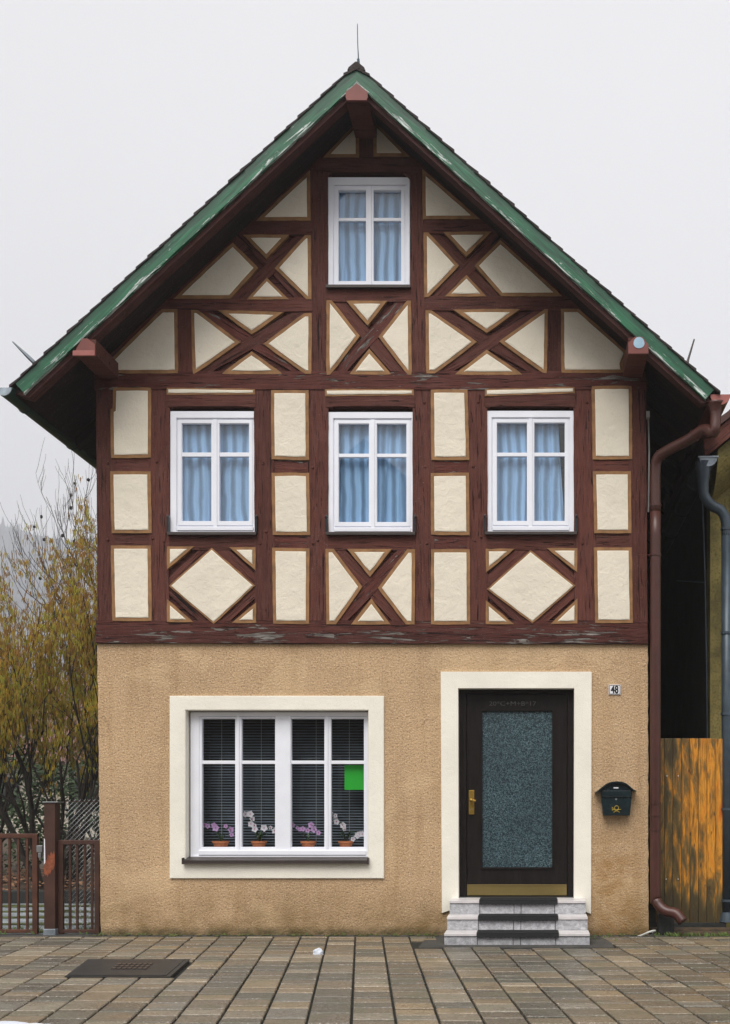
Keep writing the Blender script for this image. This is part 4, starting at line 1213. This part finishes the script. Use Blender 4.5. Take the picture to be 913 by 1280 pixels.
# weeds and moss at the wall foot
bm = bmesh.new(); rr = random.Random(77)
def blades(bm, c, n, h, spread):
    for _ in range(n):
        b = c + Vector((rr.uniform(-spread, spread), rr.uniform(-.02, .02), 0)); an = rr.uniform(0, 6.28); ln = rr.uniform(.4, 1) * h
        tip = b + Vector((math.cos(an) * ln * .7, math.sin(an) * ln * .4, ln)); w_ = Vector((.004, .002, 0))
        bm.faces.new([bm.verts.new(p) for p in (b - w_, b + w_, b.lerp(tip, .6) + w_ * .7 + Vector((0, 0, .004)), tip)])
for k in range(40):
    blades(bm, Vector((rr.uniform(2.8, 3.9), -.14 + rr.uniform(-.03, .03), 0)), 6, .05, .04)
for k in range(26): blades(bm, Vector((rr.uniform(-2.9, 2.7), -.02, 0)), 4, .022, .05)
for k in range(12): blades(bm, Vector((rr.choice((rr.uniform(.5, .75), rr.uniform(2.15, 2.4))), rr.uniform(-.5, -.05), 0)), 4, .02, .05)
for k in range(50): blades(bm, Vector((rr.uniform(-4.5, -2.72), rr.uniform(.0, .5), 0)), 6, .05, .05)
tag(link('weeds', bm, M['grass']), kind='stuff')
bm = bmesh.new()
for k in range(160):
    x_ = rr.uniform(-2.8, 2.75)
    if .7 < x_ < 2.2: continue
    s_ = rr.uniform(.008, .025); bmesh.ops.create_icosphere(bm, subdivisions=1, radius=s_, matrix=Matrix.Translation((x_, -.005 - rr.uniform(0, .12), 0)) @ Matrix.Diagonal((1.5, 1, .35, 1)))
tag(link('moss', bm, M['moss'], smooth=True), kind='stuff')

# ------------------------------------------------------------------ right: board fence and neighbour
wf = empty('board_fence', (3.23, .40, 0)); tag(wf, 'orange and grey weathered board gate between the two houses', 'fence')
A = P(825, 923, .40); B = P(905, 1155, .40)
n = 8; wd = (B.x - A.x + .04) / n
for k in range(n):
    bm = bmesh.new(); x_ = A.x - .04 + k * wd
    box(bm, x_ + .0015, x_ + wd - .0015, .40, .425, B.z + rr.uniform(0, .006), A.z - (.0 if k < 7 else .004), bevel=.004)
    o = link('board', bm, M['boards'], wf, origin=Vector((3.24, .40, B.z)))
bm = bmesh.new(); box(bm, A.x - .03, B.x, .427, .47, .35, .45); box(bm, A.x - .03, B.x, .427, .47, 1.5, 1.6); link('rail', bm, M['timber'], wf)
bm = bmesh.new()
for (x_, y_) in ((834, 970), (848, 970), (833, 1099), (848, 1099)):
    sphere(bm, P(x_, y_, .395), .007, 8)
link('screw', bm, M['plate'], wf)
bm = bmesh.new(); box(bm, 2.79, 4.4, .16, .34, -.1, .035, bevel=.01); box(bm, 2.95, 4.4, -.10, .155, -.1, .02, bevel=.008)
tag(link('kerb', bm, M['earth']), kind='structure')
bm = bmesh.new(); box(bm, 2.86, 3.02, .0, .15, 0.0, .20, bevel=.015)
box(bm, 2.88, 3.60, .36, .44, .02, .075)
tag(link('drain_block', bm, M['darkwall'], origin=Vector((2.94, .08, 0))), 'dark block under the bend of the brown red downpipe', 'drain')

nb = empty('yellow_house', (3.55, .95, 0)); tag(nb, 'narrow edge of a stained yellow house at the right edge of the picture', 'house')
NX, NY = 3.53, .95
NZ0 = 4.9
bm = bmesh.new(); box(bm, NX, 9.0, NY, NY + .25, -.1, NZ0 - .1); 
prism(bm, [(NX + .01, NZ0 - .1), (8.99, NZ0 - .1), (8.99, NZ0 + .3), (6.3, NZ0 + 2.6), (NX + .01, NZ0 + .28)], NY + .001, NY + .24)
link('front_wall', bm, M['yellow'], nb)
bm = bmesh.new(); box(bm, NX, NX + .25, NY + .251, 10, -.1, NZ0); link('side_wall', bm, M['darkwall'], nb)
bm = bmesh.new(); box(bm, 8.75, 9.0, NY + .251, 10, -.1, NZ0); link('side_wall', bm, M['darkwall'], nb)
# coved verge under the roof edge
bm = bmesh.new()
e0 = P(878, 566, .45); sl = .82
def nz_(x): return e0.z + (x - e0.x) * sl
rz_ = 6.3
prism(bm, [(e0.x, nz_(e0.x) - .02), (rz_, nz_(rz_) - .02), (rz_, nz_(rz_) + .16), (e0.x, nz_(e0.x) + .16)], .42, 10)
prism(bm, [(rz_, nz_(rz_) - .02), (rz_ + 3, nz_(rz_) - 2.5), (rz_ + 3, nz_(rz_) - 2.3), (rz_, nz_(rz_) + .16)], .42, 10)
nr = link('roof', bm, M['tile'], nb)
bm = bmesh.new(); prism(bm, [(e0.x + .02, nz_(e0.x) - .07), (rz_, nz_(rz_) - .09), (rz_, nz_(rz_) + .13), (e0.x + .0, nz_(e0.x) + .10)], .36, .418)
link('verge_board', bm, M['timber'], nr, origin=Vector((4, .4, 5)), rot=-math.atan(sl))
bm = bmesh.new()
for k in range(8):
    x_ = e0.x + .14 + k * .33; prism(bm, [(x_, nz_(x_) + .12), (x_ + .3, nz_(x_ + .3) + .10), (x_ + .29, nz_(x_ + .3) + .20), (x_ + .1, nz_(x_) + .27), (x_, nz_(x_) + .2)], .33, .60)
link('verge_tile', bm, M['redpipe'], nr)
bm = bmesh.new()   # coving
n = 8; prev = None
for k in range(n + 1):
    a_ = k / n * math.pi / 2
    y_ = .43 + (NY - .43) * (1 - math.cos(a_)); dzz = -.10 - .42 * math.sin(a_) * 1.0
    cur = [bm.verts.new((x_, y_, nz_(x_) + dzz)) for x_ in (e0.x + .16, rz_)]
    if prev: bm.faces.new((prev[0], prev[1], cur[1], cur[0]))
    prev = cur
link('coving', bm, M['yellow'], nb)
# neighbour's gutter running back along the alley and its downpipe
g0 = P(885.5, 572, .36); bm = bmesh.new(); halfpipe(bm, g0, Vector((g0.x, 9.5, g0.z - .03)), .092)
ng = link('gutter', bm, M['greypipe'], nb)
bm = bmesh.new(); endcap(bm, g0, .092); box(bm, g0.x - .105, g0.x + .105, g0.y - .02, g0.y + .02, g0.z - .005, g0.z + .013, bevel=.003); link('gutter_end', bm, M['zinc'], ng)
bm = bmesh.new()
for q in range(8):
    y_ = 1.2 + q * 1.1
    tube(bm, [Vector((g0.x + .098 * math.cos(math.pi + math.pi * k / 8), y_, g0.z + .1 * math.sin(math.pi + math.pi * k / 8))) for k in range(9)], .008, 5)
link('gutter_bracket', bm, M['greypipe'], ng)
bm = bmesh.new()
pth = smooth_path([P(879.5, 578, .42), P(879.5, 592, .42), P(879.5, 606, .42), P(881, 620, .42), P(890, 632, .42), P(901, 638, .42), P(907.5, 650, .42), P(908.5, 670, .42)], 5)
tube(bm, pth, [max(.055, .085 - .003 * i) for i in range(len(pth))], 14)
tube(bm, [P(908.5, 668, .42), P(908.8, 900, .42), P(908.8, 1144, .42)], .055, 14)
npi = link('downpipe', bm, M['greypipe'], nb, smooth=True)
for y_ in (660, 790, 891, 1010, 1124): bm = bmesh.new(); tube(bm, [P(908.6, y_, .42), P(908.6, y_ + 3, .42)], .064, 14); link('pipe_collar', bm, M['greypipe'], npi)
bm = bmesh.new(); tube(bm, [P(908.6, 1140, .42), P(908.6, 1152, .42)], [.06, .085], 14)
link('pipe_collar', bm, M['greypipe'], npi)
bm = bmesh.new()
tube(bm, smooth_path([P(878, 625, 1.0), P(881, 700, 1.0), P(883, 800, 1.0), P(884.5, 925, 1.0)]), .008, 6)
tube(bm, smooth_path([P(846, 726, 1.4), P(882, 728, 1.0)]), .006, 6)
tag(link('loose_cable', bm, M['greypipe']), 'thin grey cable hanging down the dark alley beside the yellow house', 'cable')
bm = bmesh.new(); box(bm, xr + .002, NX + .24, 8.0, 8.2, -.1, 5.15)  # unseen wall added so the alley end stays dark
tag(link('alley_blocker', bm, M['darkwall'], origin=Vector((3.2, 8.1, 0))), 'unseen wall added to keep the far end of the narrow alley dark', 'wall')

# ------------------------------------------------------------------ left: gates, post and mesh
YG = .06
def gate(pxs, top, bot, bars, mat, name_label, y_, stile_w=6.5, right=True, left=True):
    o = empty('metal_gate', P((pxs[0] + pxs[1]) / 2, bot, y_)); tag(o, name_label, 'gate', 'low brown metal gates beside the house')
    bm = bmesh.new(); th = .02
    a_, b_ = P(pxs[0], top, y_), P(pxs[1], bot, y_)
    sw = stile_w / PXM
    box(bm, a_.x, b_.x, y_ - th, y_ + th, a_.z - .045, a_.z, bevel=.005)
    box(bm, a_.x, b_.x, y_ - th, y_ + th, b_.z, b_.z + .035, bevel=.005)
    if left: box(bm, a_.x, a_.x + sw, y_ - th - .001, y_ + th + .001, b_.z - .01, a_.z - .001, bevel=.005)
    if right: box(bm, b_.x - sw, b_.x, y_ - th - .001, y_ + th + .001, b_.z - .01, a_.z - .001, bevel=.005)
    link('gate_frame', bm, mat, o)
    for x_ in bars:
        q = P(x_, top, y_); bm = bmesh.new(); box(bm, q.x - .011, q.x + .011, y_ - .011, y_ + .011, b_.z + .03, a_.z - .04, bevel=.002)
        link('bar', bm, mat, o)
    return o
g_ = gate((-150, 48), 1042, 1166, [1.5 + 11 * k - 143 for k in range(17)], M['rust2'], 'rust brown barred gate left of the square post', YG, left=True)
bm = bmesh.new(); q = P(51, 1061, YG); box(bm, q.x - .03, q.x + .03, YG - .03, YG + .03, q.z - .035, q.z + .035, bevel=.006); box(bm, q.x - .01, q.x + .02, YG - .035, YG, q.z - .09, q.z - .04, bevel=.004)
link('latch', bm, M['alu'], g_)
gate((73.5, 125.5), 1050, 1166, [88, 97, 106.5, 115.5], M['rust'], 'dark brown barred gate between the square post and the house', YG + .02)
gp = empty('gate_post', P(61.5, 1170, YG)); tag(gp, 'square brown steel gate post with worn orange patch and flat cap', 'post')
a_, b_ = P(55.3, 1003.5, YG - .06), P(69, 1170, YG - .06)
bm = bmesh.new(); box(bm, a_.x, b_.x, YG - .06, YG + .06, .05, a_.z, bevel=.004); link('post_shaft', bm, M['rust'], gp)
bm = bmesh.new(); box(bm, a_.x - .012, b_.x + .03, YG - .07, YG + .08, a_.z, a_.z + .014, bevel=.002); link('cap', bm, M['alu'], gp)
bm = bmesh.new(); box(bm, a_.x - .006, b_.x + .006, YG - .066, YG + .066, -.02, .055, bevel=.006); link('foot', bm, M['zinc'], gp)
bm = bmesh.new()
pts = [(a_.x + .0, .62), (a_.x + .012, .585), (a_.x + .022, .60), (a_.x + .036, .575), (a_.x + .05, .615), (a_.x + .062, .60), (a_.x + .078, .655), (a_.x + .09, .64), (b_.x - .0, .70), (b_.x - .002, .80), (b_.x - .012, .84), (b_.x - .02, .80), (a_.x + .07, .83), (a_.x + .055, .78), (a_.x + .04, .80), (a_.x + .03, .74), (a_.x + .012, .75), (a_.x + .004, .68)]
prism(bm, pts, YG - .0625, YG - .058); prism(bm, [(a_.x, .70), (a_.x + .014, .72), (a_.x + .010, .95), (a_.x, .96)], YG - .0627, YG - .058, 1)
link('worn_patch', bm, [m_simple('orange primer', srgb(132, 70, 42), .6, var=.45, scale=25), M['plate']], gp)
# chain link mesh
cl = empty('wire_fence', (-2.98, .3, 0)); tag(cl, 'diagonal wire mesh fence standing behind the dark brown gate', 'wire fence')
bm = bmesh.new()
A0, A1 = Vector((-3.16, .22, 0)), Vector((-2.62, .75, 0)); Hc = 1.33
U = (A1 - A0); Lc = U.length; U.normalize(); s_ = .05
k = -Hc
while k < Lc:
    for dr_ in (1, -1):
        a0 = k if dr_ > 0 else k + Hc
        pts = []
        # clip line a(t) = a0 + dr*h
        h0, h1 = 0.0, Hc
        if dr_ > 0:
            h0 = max(h0, -a0); h1 = min(h1, Lc - a0)
        else:
            h0 = max(h0, a0 - Lc); h1 = min(h1, a0)
        if h1 - h0 > .02:
            tube(bm, [A0 + U * (a0 + dr_ * h0) + Vector((0, 0, h0 + .02)), A0 + U * (a0 + dr_ * h1) + Vector((0, 0, h1 + .02))], .0016, 4, cap=False)
    k += s_
link('mesh', bm, M['steel'], cl)
bm = bmesh.new(); tube(bm, [A0 + Vector((0, 0, Hc)), A1 + Vector((0, 0, Hc))], .003, 5)
tube(bm, [A1 + Vector((0, 0, 0)), A1 + Vector((0, 0, Hc))], .018, 8); link('frame', bm, M['rust'], cl)
# low garden wall behind the path
bm = bmesh.new(); box(bm, -14, -2.9, 3.45, 3.62, -.1, .16, bevel=.01)
tag(link('garden_kerb', bm, M['darkwall'], origin=Vector((-6, 3.5, 0))), 'low dark stone edging between garden path and soil bed', 'kerb')
lump('snow_heap', (-3.9, 3.9, .1), .5, .22, .12, 9, 'thin heap of melting snow behind the wire mesh', 'snow heap')

# ------------------------------------------------------------------ trees and shrubs
def grow(segs, p, dirv, L, r_, depth, rnd, bend=.25, up=.15, split=(2, 3), spread=.55, minr=.003, tips=None, allp=None, ratio=.72):
    n = 5; pts = [p.copy()]; rads = [r_]
    dcur = dirv.normalized()
    for i in range(n):
        dcur = (dcur + Vector((rnd.uniform(-bend, bend), rnd.uniform(-bend, bend), rnd.uniform(-bend, bend) + up)) * .5).normalized()
        pts.append(pts[-1] + dcur * L / n); rads.append(r_ + (r_ * .62 - r_) * (i + 1) / n)
    segs.append((pts, rads, depth))
    if allp is not None: allp.extend([(q, dcur.copy(), depth) for q in pts[1:]])
    if depth == 0:
        if tips is not None: tips.append(pts[-1]); 
        return
    for k in range(rnd.randint(*split)):
        idx = rnd.randint(2, n); b = pts[idx]
        nd = (dcur + Vector((rnd.uniform(-1, 1), rnd.uniform(-1, 1), rnd.uniform(-.4, .8))) * spread).normalized()
        grow(segs, b, nd, L * rnd.uniform(.55, .85) * (ratio / .72), max(minr, rads[idx] * rnd.uniform(.5, .7)), depth - 1, rnd, bend, up, split, spread, minr, tips, allp, ratio)
def branches_mesh(segs, seg_of=lambda d_: 6 if d_ > 1 else 4):
    bm = bmesh.new()
    for pts, rads, d_ in segs: tube(bm, pts, rads, seg_of(d_) if d_ > 0 else 3, cap=False)
    return bm
def hazel(loc, H, seed, stems, cat_n, mats, label, lean=(0, 0)):
    rnd = random.Random(seed); loc = Vector(loc)
    o = empty('hazel_bush', loc); tag(o, label, 'hazel bush', 'hazel bushes behind the gates')
    segs, allp = [], []
    for k in range(stems):
        an = rnd.uniform(0, 6.283); tilt = rnd.uniform(.12, .55)
        d_ = Vector((math.cos(an) * tilt + lean[0], math.sin(an) * tilt + lean[1], 1))
        grow(segs, loc + Vector((math.cos(an) * .15, math.sin(an) * .15, -.05)), d_, H * rnd.uniform(.36, .5), rnd.uniform(.025, .05), 4, rnd, .5, .22, (2, 3), .6, .0035, None, allp)
    link('branches', branches_mesh(segs), M['bark'], o)
    cand = [q for q in allp if q[2] <= 2 and q[0].z > H * .30]
    bm = bmesh.new()
    for k in range(cat_n):
        q, d_, dep = rnd.choice(cand)
        c = q + Vector((rnd.uniform(-.07, .07), rnd.uniform(-.07, .07), rnd.uniform(-.05, .03)))
        mi = rnd.choice((0, 0, 1, 1, 2)) if c.z < H * .7 else rnd.choice((0, 2, 2, 1))
        for m_ in range(rnd.randint(1, 4)):
            s0 = c + Vector((rnd.uniform(-.02, .02), rnd.uniform(-.02, .02), rnd.uniform(-.02, .02))); L = rnd.uniform(.04, .10); rd = rnd.uniform(.0032, .0058)
            e_ = s0 + Vector((rnd.uniform(-.012, .012), rnd.uniform(-.012, .012), -L))
            m1, m2 = s0.lerp(e_, .15), s0.lerp(e_, .85)
            A_ = [bm.verts.new(m1 + Vector((math.cos(t), math.sin(t), 0)) * rd) for t in (0, 2.1, 4.2)]
            B_ = [bm.verts.new(m2 + Vector((math.cos(t), math.sin(t), 0)) * rd * .8) for t in (0, 2.1, 4.2)]
            E_ = bm.verts.new(e_); S_ = bm.verts.new(s0)
            for t in range(3):
                j = (t + 1) % 3
                for f in ((A_[t], A_[j], B_[j], B_[t]), (B_[t], B_[j], E_), (A_[j], A_[t], S_)):
                    bm.faces.new(f).material_index = mi
    link('catkins', bm, mats, o)
    return o
CK = [M['catkin'], M['catkin2'], M['catkin3']]
hazel((-5.35, 5.0, 0), 4.6, 5, 12, 13500, CK, 'catkin covered hazel bush in the middle, behind the square gate post')
hazel((-7.0, 5.8, 0), 4.8, 8, 12, 12500, CK, 'catkin covered hazel bush at the left edge, behind the rust brown gate')
hazel((-4.3, 6.6, 0), 5.4, 15, 11, 12500, CK, 'catkin covered hazel bush nearest the house wall, behind the wire mesh')
# bare branches bowing across, dark thick trunk
def bare_tree(name, loc, H, seed, depth, label, r0=.09, spread=.7, cones=0, lean=(0, 0), mat='twig', up=.2, cat='tree'):
    rnd = random.Random(seed); loc = Vector(loc); o = empty(name, loc); tag(o, label, cat)
    segs, allp = [], []
    trunk_pts = [loc + Vector((lean[0] * t * H, lean[1] * t * H, H * t - .05)) + Vector((rnd.uniform(-.06, .06), rnd.uniform(-.06, .06), 0)) * (t > 0) for t in [i / 8 for i in range(9)]]
    tr = [(r0 * (1 - .8 * i / 8)) for i in range(9)]
    bm = bmesh.new(); tube(bm, trunk_pts, tr, 8, cap=False); link('trunk', bm, M['bark'], o)
    for i in range(2, 9):
        for k in range(3):
            an = rnd.uniform(0, 6.283); grow(segs, trunk_pts[i], Vector((math.cos(an), math.sin(an), .2)), H * .26 * (1.25 - i / 12), tr[i] * .45, depth, rnd, .35, up, (2, 3), spread, .004, None, allp)
    link('branches', branches_mesh(segs), M[mat], o)
    if cones:
        bm = bmesh.new(); bmesh.ops.create_icosphere(bm, subdivisions=1, radius=.034); bm.transform(Matrix.Translation(wpos(o)))
        c0 = link('cone', bm, M['cone'], o)
        for k in range(cones):
            q = rnd.choice(allp)[0]; c_ = c0 if k == 0 else c0.copy()
            if k: col.objects.link(c_); c_.parent = o
            c_.location = q - loc + Vector((0, 0, rnd.uniform(-.04, .04))); c_.scale = (rnd.uniform(.6, 1.1),) * 2 + (rnd.uniform(.8, 1.3),)
    return o
bare_tree('larch', (-6.35, 10.2, 0), 6.9, 21, 3, 'bare grey tree with upswept twigs, half hidden behind the house', r0=.12, up=.35)
bare_tree('alder', (-6.9, 9.2, 0), 6.0, 33, 2, 'slender bare tree with round dark cones rising above the hazels', r0=.06, cones=46, up=.4, spread=.5)
# spruce whose twig reaches in at the left edge
def conifer(loc, H, seed, label, group=None, n=26, rad=.28):
    rnd = random.Random(seed); loc = Vector(loc); o = empty('spruce', loc); tag(o, label, 'spruce', group)
    bm = bmesh.new(); tube(bm, [loc, loc + Vector((0, 0, H))], [H * .02, .01], 7); link('trunk', bm, M['bark'], o)
    bm = bmesh.new()
    for i in range(n):
        t = (i + 1) / (n + 1); zc = H * (.06 + .92 * t); L = H * rad * (1 - t) + .08
        for k in range(9):
            an = rnd.uniform(0, 6.283); dv = Vector((math.cos(an), math.sin(an), -.18)); side = Vector((-math.sin(an), math.cos(an), 0)); LL = L * rnd.uniform(.7, 1.1)
            for q in range(14):
                u = (q + 1) / 14; c = loc + Vector((0, 0, zc)) + dv * LL * u + Vector((0, 0, .10 * LL * u * u))
                ww = LL * .26 * (1.1 - u)
                for sg in (-1, 1):
                    tip = c + side * sg * ww * rnd.uniform(.7, 1.2) + dv * ww * .6 + Vector((0, 0, rnd.uniform(-.05, .03)))
                    w_ = dv * .035 * H / 8
                    bm.faces.new([bm.verts.new(p) for p in (c - w_, c + w_, tip)])
    link('needles', bm, M['needle'], o)
    return o
conifer((-12.0, 13.5, 0), 8.6, 3, 'dark spruce reaching in at the left edge above the hazels', n=64, rad=.26)
# evergreen hedge shrubs behind the hazels
def shrub(loc, sx, sy, H, seed, label, nleaf=5200, name='evergreen_shrub', mat='leaf', cat='shrub', group='evergreen shrubs behind the hazels'):
    rnd = random.Random(seed); loc = Vector(loc); o = empty(name, loc); tag(o, label, cat, group)
    segs = []
    for k in range(7):
        an = rnd.uniform(0, 6.28); grow(segs, loc, Vector((math.cos(an) * .5, math.sin(an) * .4, 1)), H * .45, .03, 2, rnd, .5, .2, (2, 3), .7)
    link('branches', branches_mesh(segs), M['bark'], o)
    bm = bmesh.new()
    cl_ = [Vector((rnd.uniform(-1, 1) * sx, rnd.uniform(-1, 1) * sy, rnd.uniform(.05, 1) ** .8 * H)) for _ in range(90)]
    for k in range(nleaf):
        c = rnd.choice(cl_) + Vector((rnd.gauss(0, .16), rnd.gauss(0, .16), rnd.gauss(0, .14)))
        if c.z < .02: c.z = rnd.uniform(.02, .2)
        a_ = Vector((rnd.uniform(-1, 1), rnd.uniform(-1, 1), rnd.uniform(-.6, .8))).normalized(); b_ = a_.orthogonal().normalized()
        s_ = rnd.uniform(.03, .06); c = c + loc
        bm.faces.new([bm.verts.new(p) for p in (c - a_ * s_, c + b_ * s_ * .45, c + a_ * s_, c - b_ * s_ * .45)])
    link('leaves', bm, M[mat], o)
shrub((-8.3, 8.6, 0), 1.5, .8, 2.5, 1, 'dense evergreen shrub at the left edge behind the hazels')
shrub((-5.9, 8.4, 0), 1.4, .8, 2.3, 2, 'dense evergreen shrub behind the square gate post')
shrub((-10.6, 9.4, 0), 1.6, .8, 2.6, 4, 'dense evergreen shrub just beyond the left edge of the gate')
# fallen leaves in the bed
bm = bmesh.new(); rr = random.Random(8)
for k in range(2600):
    c = Vector((rr.uniform(-10, -3), rr.uniform(3.7, 7.5), .12 + rr.uniform(0, .12))); a_ = Vector((rr.uniform(-1, 1), rr.uniform(-1, 1), rr.uniform(-.3, .3))).normalized(); b_ = Vector((-a_.y, a_.x, rr.uniform(-.5, .5))); s_ = rr.uniform(.02, .05)
    bm.faces.new([bm.verts.new(p) for p in (c - a_ * s_, c + b_ * s_ * .6, c + a_ * s_, c - b_ * s_ * .6)])
tag(link('fallen_leaves', bm, M['brown']), kind='stuff')

# ------------------------------------------------------------------ far things
fh = empty('red_roofed_house', (-14, 30, 0)); tag(fh, 'distant house with a reddish tiled roof seen through the hazel twigs', 'house')
bm = bmesh.new(); box(bm, -24, -8, 30, 38, -.1, 3.0); link('wall', bm, M['farwall'], fh)
bm = bmesh.new(); v_ = [bm.verts.new(p) for p in ((-24.5, 29.3, 2.8), (-7.5, 29.3, 2.8), (-7.5, 34, 6.4), (-24.5, 34, 6.4), (-24.5, 38.7, 2.8), (-7.5, 38.7, 2.8))]
bm.faces.new((v_[0], v_[1], v_[2], v_[3])); bm.faces.new((v_[3], v_[2], v_[5], v_[4])); bm.faces.new((v_[0], v_[3], v_[4])); bm.faces.new((v_[1], v_[5], v_[2])); bm.faces.new((v_[0], v_[4], v_[5], v_[1]))
link('roof', bm, M['farroof'], fh)
for x_ in (-21, -18, -15, -12, -9.6):
    bm = bmesh.new(); box(bm, x_ - .5, x_ + .5, 29.93, 29.99, 1.1, 2.3); link('window', bm, M['ink'], fh)
# wooded hills
bm = bmesh.new(); nx_, ny_ = 90, 40; vv = []
for j in range(ny_):
    row = []
    for i in range(nx_):
        x_ = -700 + i * 9; t = j / (ny_ - 1); y_ = 500 + 500 * t
        h = 262 * t + 34 * noise.noise((x_ * .006, y_ * .006, 0)) * (t > 0) + 2 * noise.noise((x_ * .09, y_ * .09, 3)) + 2.5 * noise.noise((x_ * .3, y_ * .3, 5))
        row.append(bm.verts.new((x_, y_, h if j else -.2)))
    vv.append(row)
for j in range(ny_ - 1):
    for i in range(nx_ - 1): bm.faces.new((vv[j][i], vv[j][i + 1], vv[j + 1][i + 1], vv[j + 1][i]))
tag(link('hills', bm, M['forest'], smooth=True), kind='structure')
# far conifers on the slope
bm = bmesh.new(); rr = random.Random(12)
for k in range(5000):
    x_ = rr.uniform(-520, -140); y_ = rr.uniform(505, 990)
    t = (y_ - 500) / 500
    h = 262 * t + 34 * noise.noise((x_ * .006, y_ * .006, 0)) - .5; H = rr.uniform(8, 15); r_ = H * .2
    base = [bm.verts.new((x_ + r_ * math.cos(q * 1.2566 + k), y_ + r_ * math.sin(q * 1.2566 + k), h + H * .08)) for q in range(5)]; tp = bm.verts.new((x_, y_, h + H))
    for q in range(5): bm.faces.new((base[q], base[(q + 1) % 5], tp))
tag(link('far_forest', bm, M['forest']), kind='stuff')

# ------------------------------------------------------------------ across the street, unseen: added and shaped for the pane reflections
oh = empty('reflection_house', (0, -21, 0)); tag(oh, 'unseen gabled house across the street, added for the reflections in the window panes', 'house')
bm = bmesh.new(); prism(bm, [(-8, -.1), (3, -.1), (3, 5.6), (-3.2, 11.4), (-8, 6.9)], -30, -21); box(bm, 3.01, 20, -30, -22, -.1, 6); box(bm, -24, -8.01, -31, -23, -.1, 5.5)  # gable and side blocks sized to keep bright sky out of the panes
link('wall', bm, M['oppwall'], oh)
bm = bmesh.new()
prism(bm, [(-8.8, 5.9), (-3.2, 11.3), (3.6, 4.9), (3.8, 5.2), (-3.2, 11.8), (-9.0, 6.3)], -30.4, -20.5)
prism(bm, [(3.9, 5.8), (20.5, 5.8), (20.5, 6.2), (3.9, 6.2)], -30.5, -21.5); prism(bm, [(-24.5, 5.3), (-9.1, 5.3), (-9.1, 5.8), (-24.5, 5.8)], -31.5, -22.5)
link('roof', bm, M['tile'], oh)
for (x_, z_) in ((-7, 1.2), (-4.6, 1.2), (-2.2, 1.2), (.2, 1.2), (-7, 4.2), (-4.6, 4.2), (-2.2, 4.2), (.2, 4.2), (-4.6, 6.9), (-2.2, 6.9), (5, 1.2), (8, 1.2), (11, 1.2), (5, 3.7), (8, 3.7), (11, 3.7)):
    yy = -21.0 if x_ < 3 else -22.0
    bm = bmesh.new(); ring_xz(bm, (x_ - .6, x_ + .6, z_ - .1, z_ + 1.5), (x_ - .5, x_ + .5, z_, z_ + 1.4), yy - .02, yy + .05); f_ = link('window', bm, M['alu'], oh)
    bm = bmesh.new(); box(bm, x_ - .5, x_ + .5, yy + .002, yy + .02, z_, z_ + 1.4); link('pane', bm, M['ink'], f_)

# ------------------------------------------------------------------ misty air
hz = bpy.data.materials.new('mist'); hz.use_nodes = True; hz.node_tree.nodes.clear()
pv = hz.node_tree.nodes.new('ShaderNodeVolumePrincipled'); ho = hz.node_tree.nodes.new('ShaderNodeOutputMaterial')
pv.inputs['Color'].default_value = (.90, .91, .94, 1); pv.inputs['Density'].default_value = .0011; pv.inputs['Anisotropy'].default_value = .2
hz.node_tree.links.new(pv.outputs[0], ho.inputs['Volume'])
USE_HAZE = True
if USE_HAZE:
    bm = bmesh.new(); box(bm, -720, 220, -60, 1050, -1.2, 360)
    tag(link('haze', bm, hz), kind='stuff')
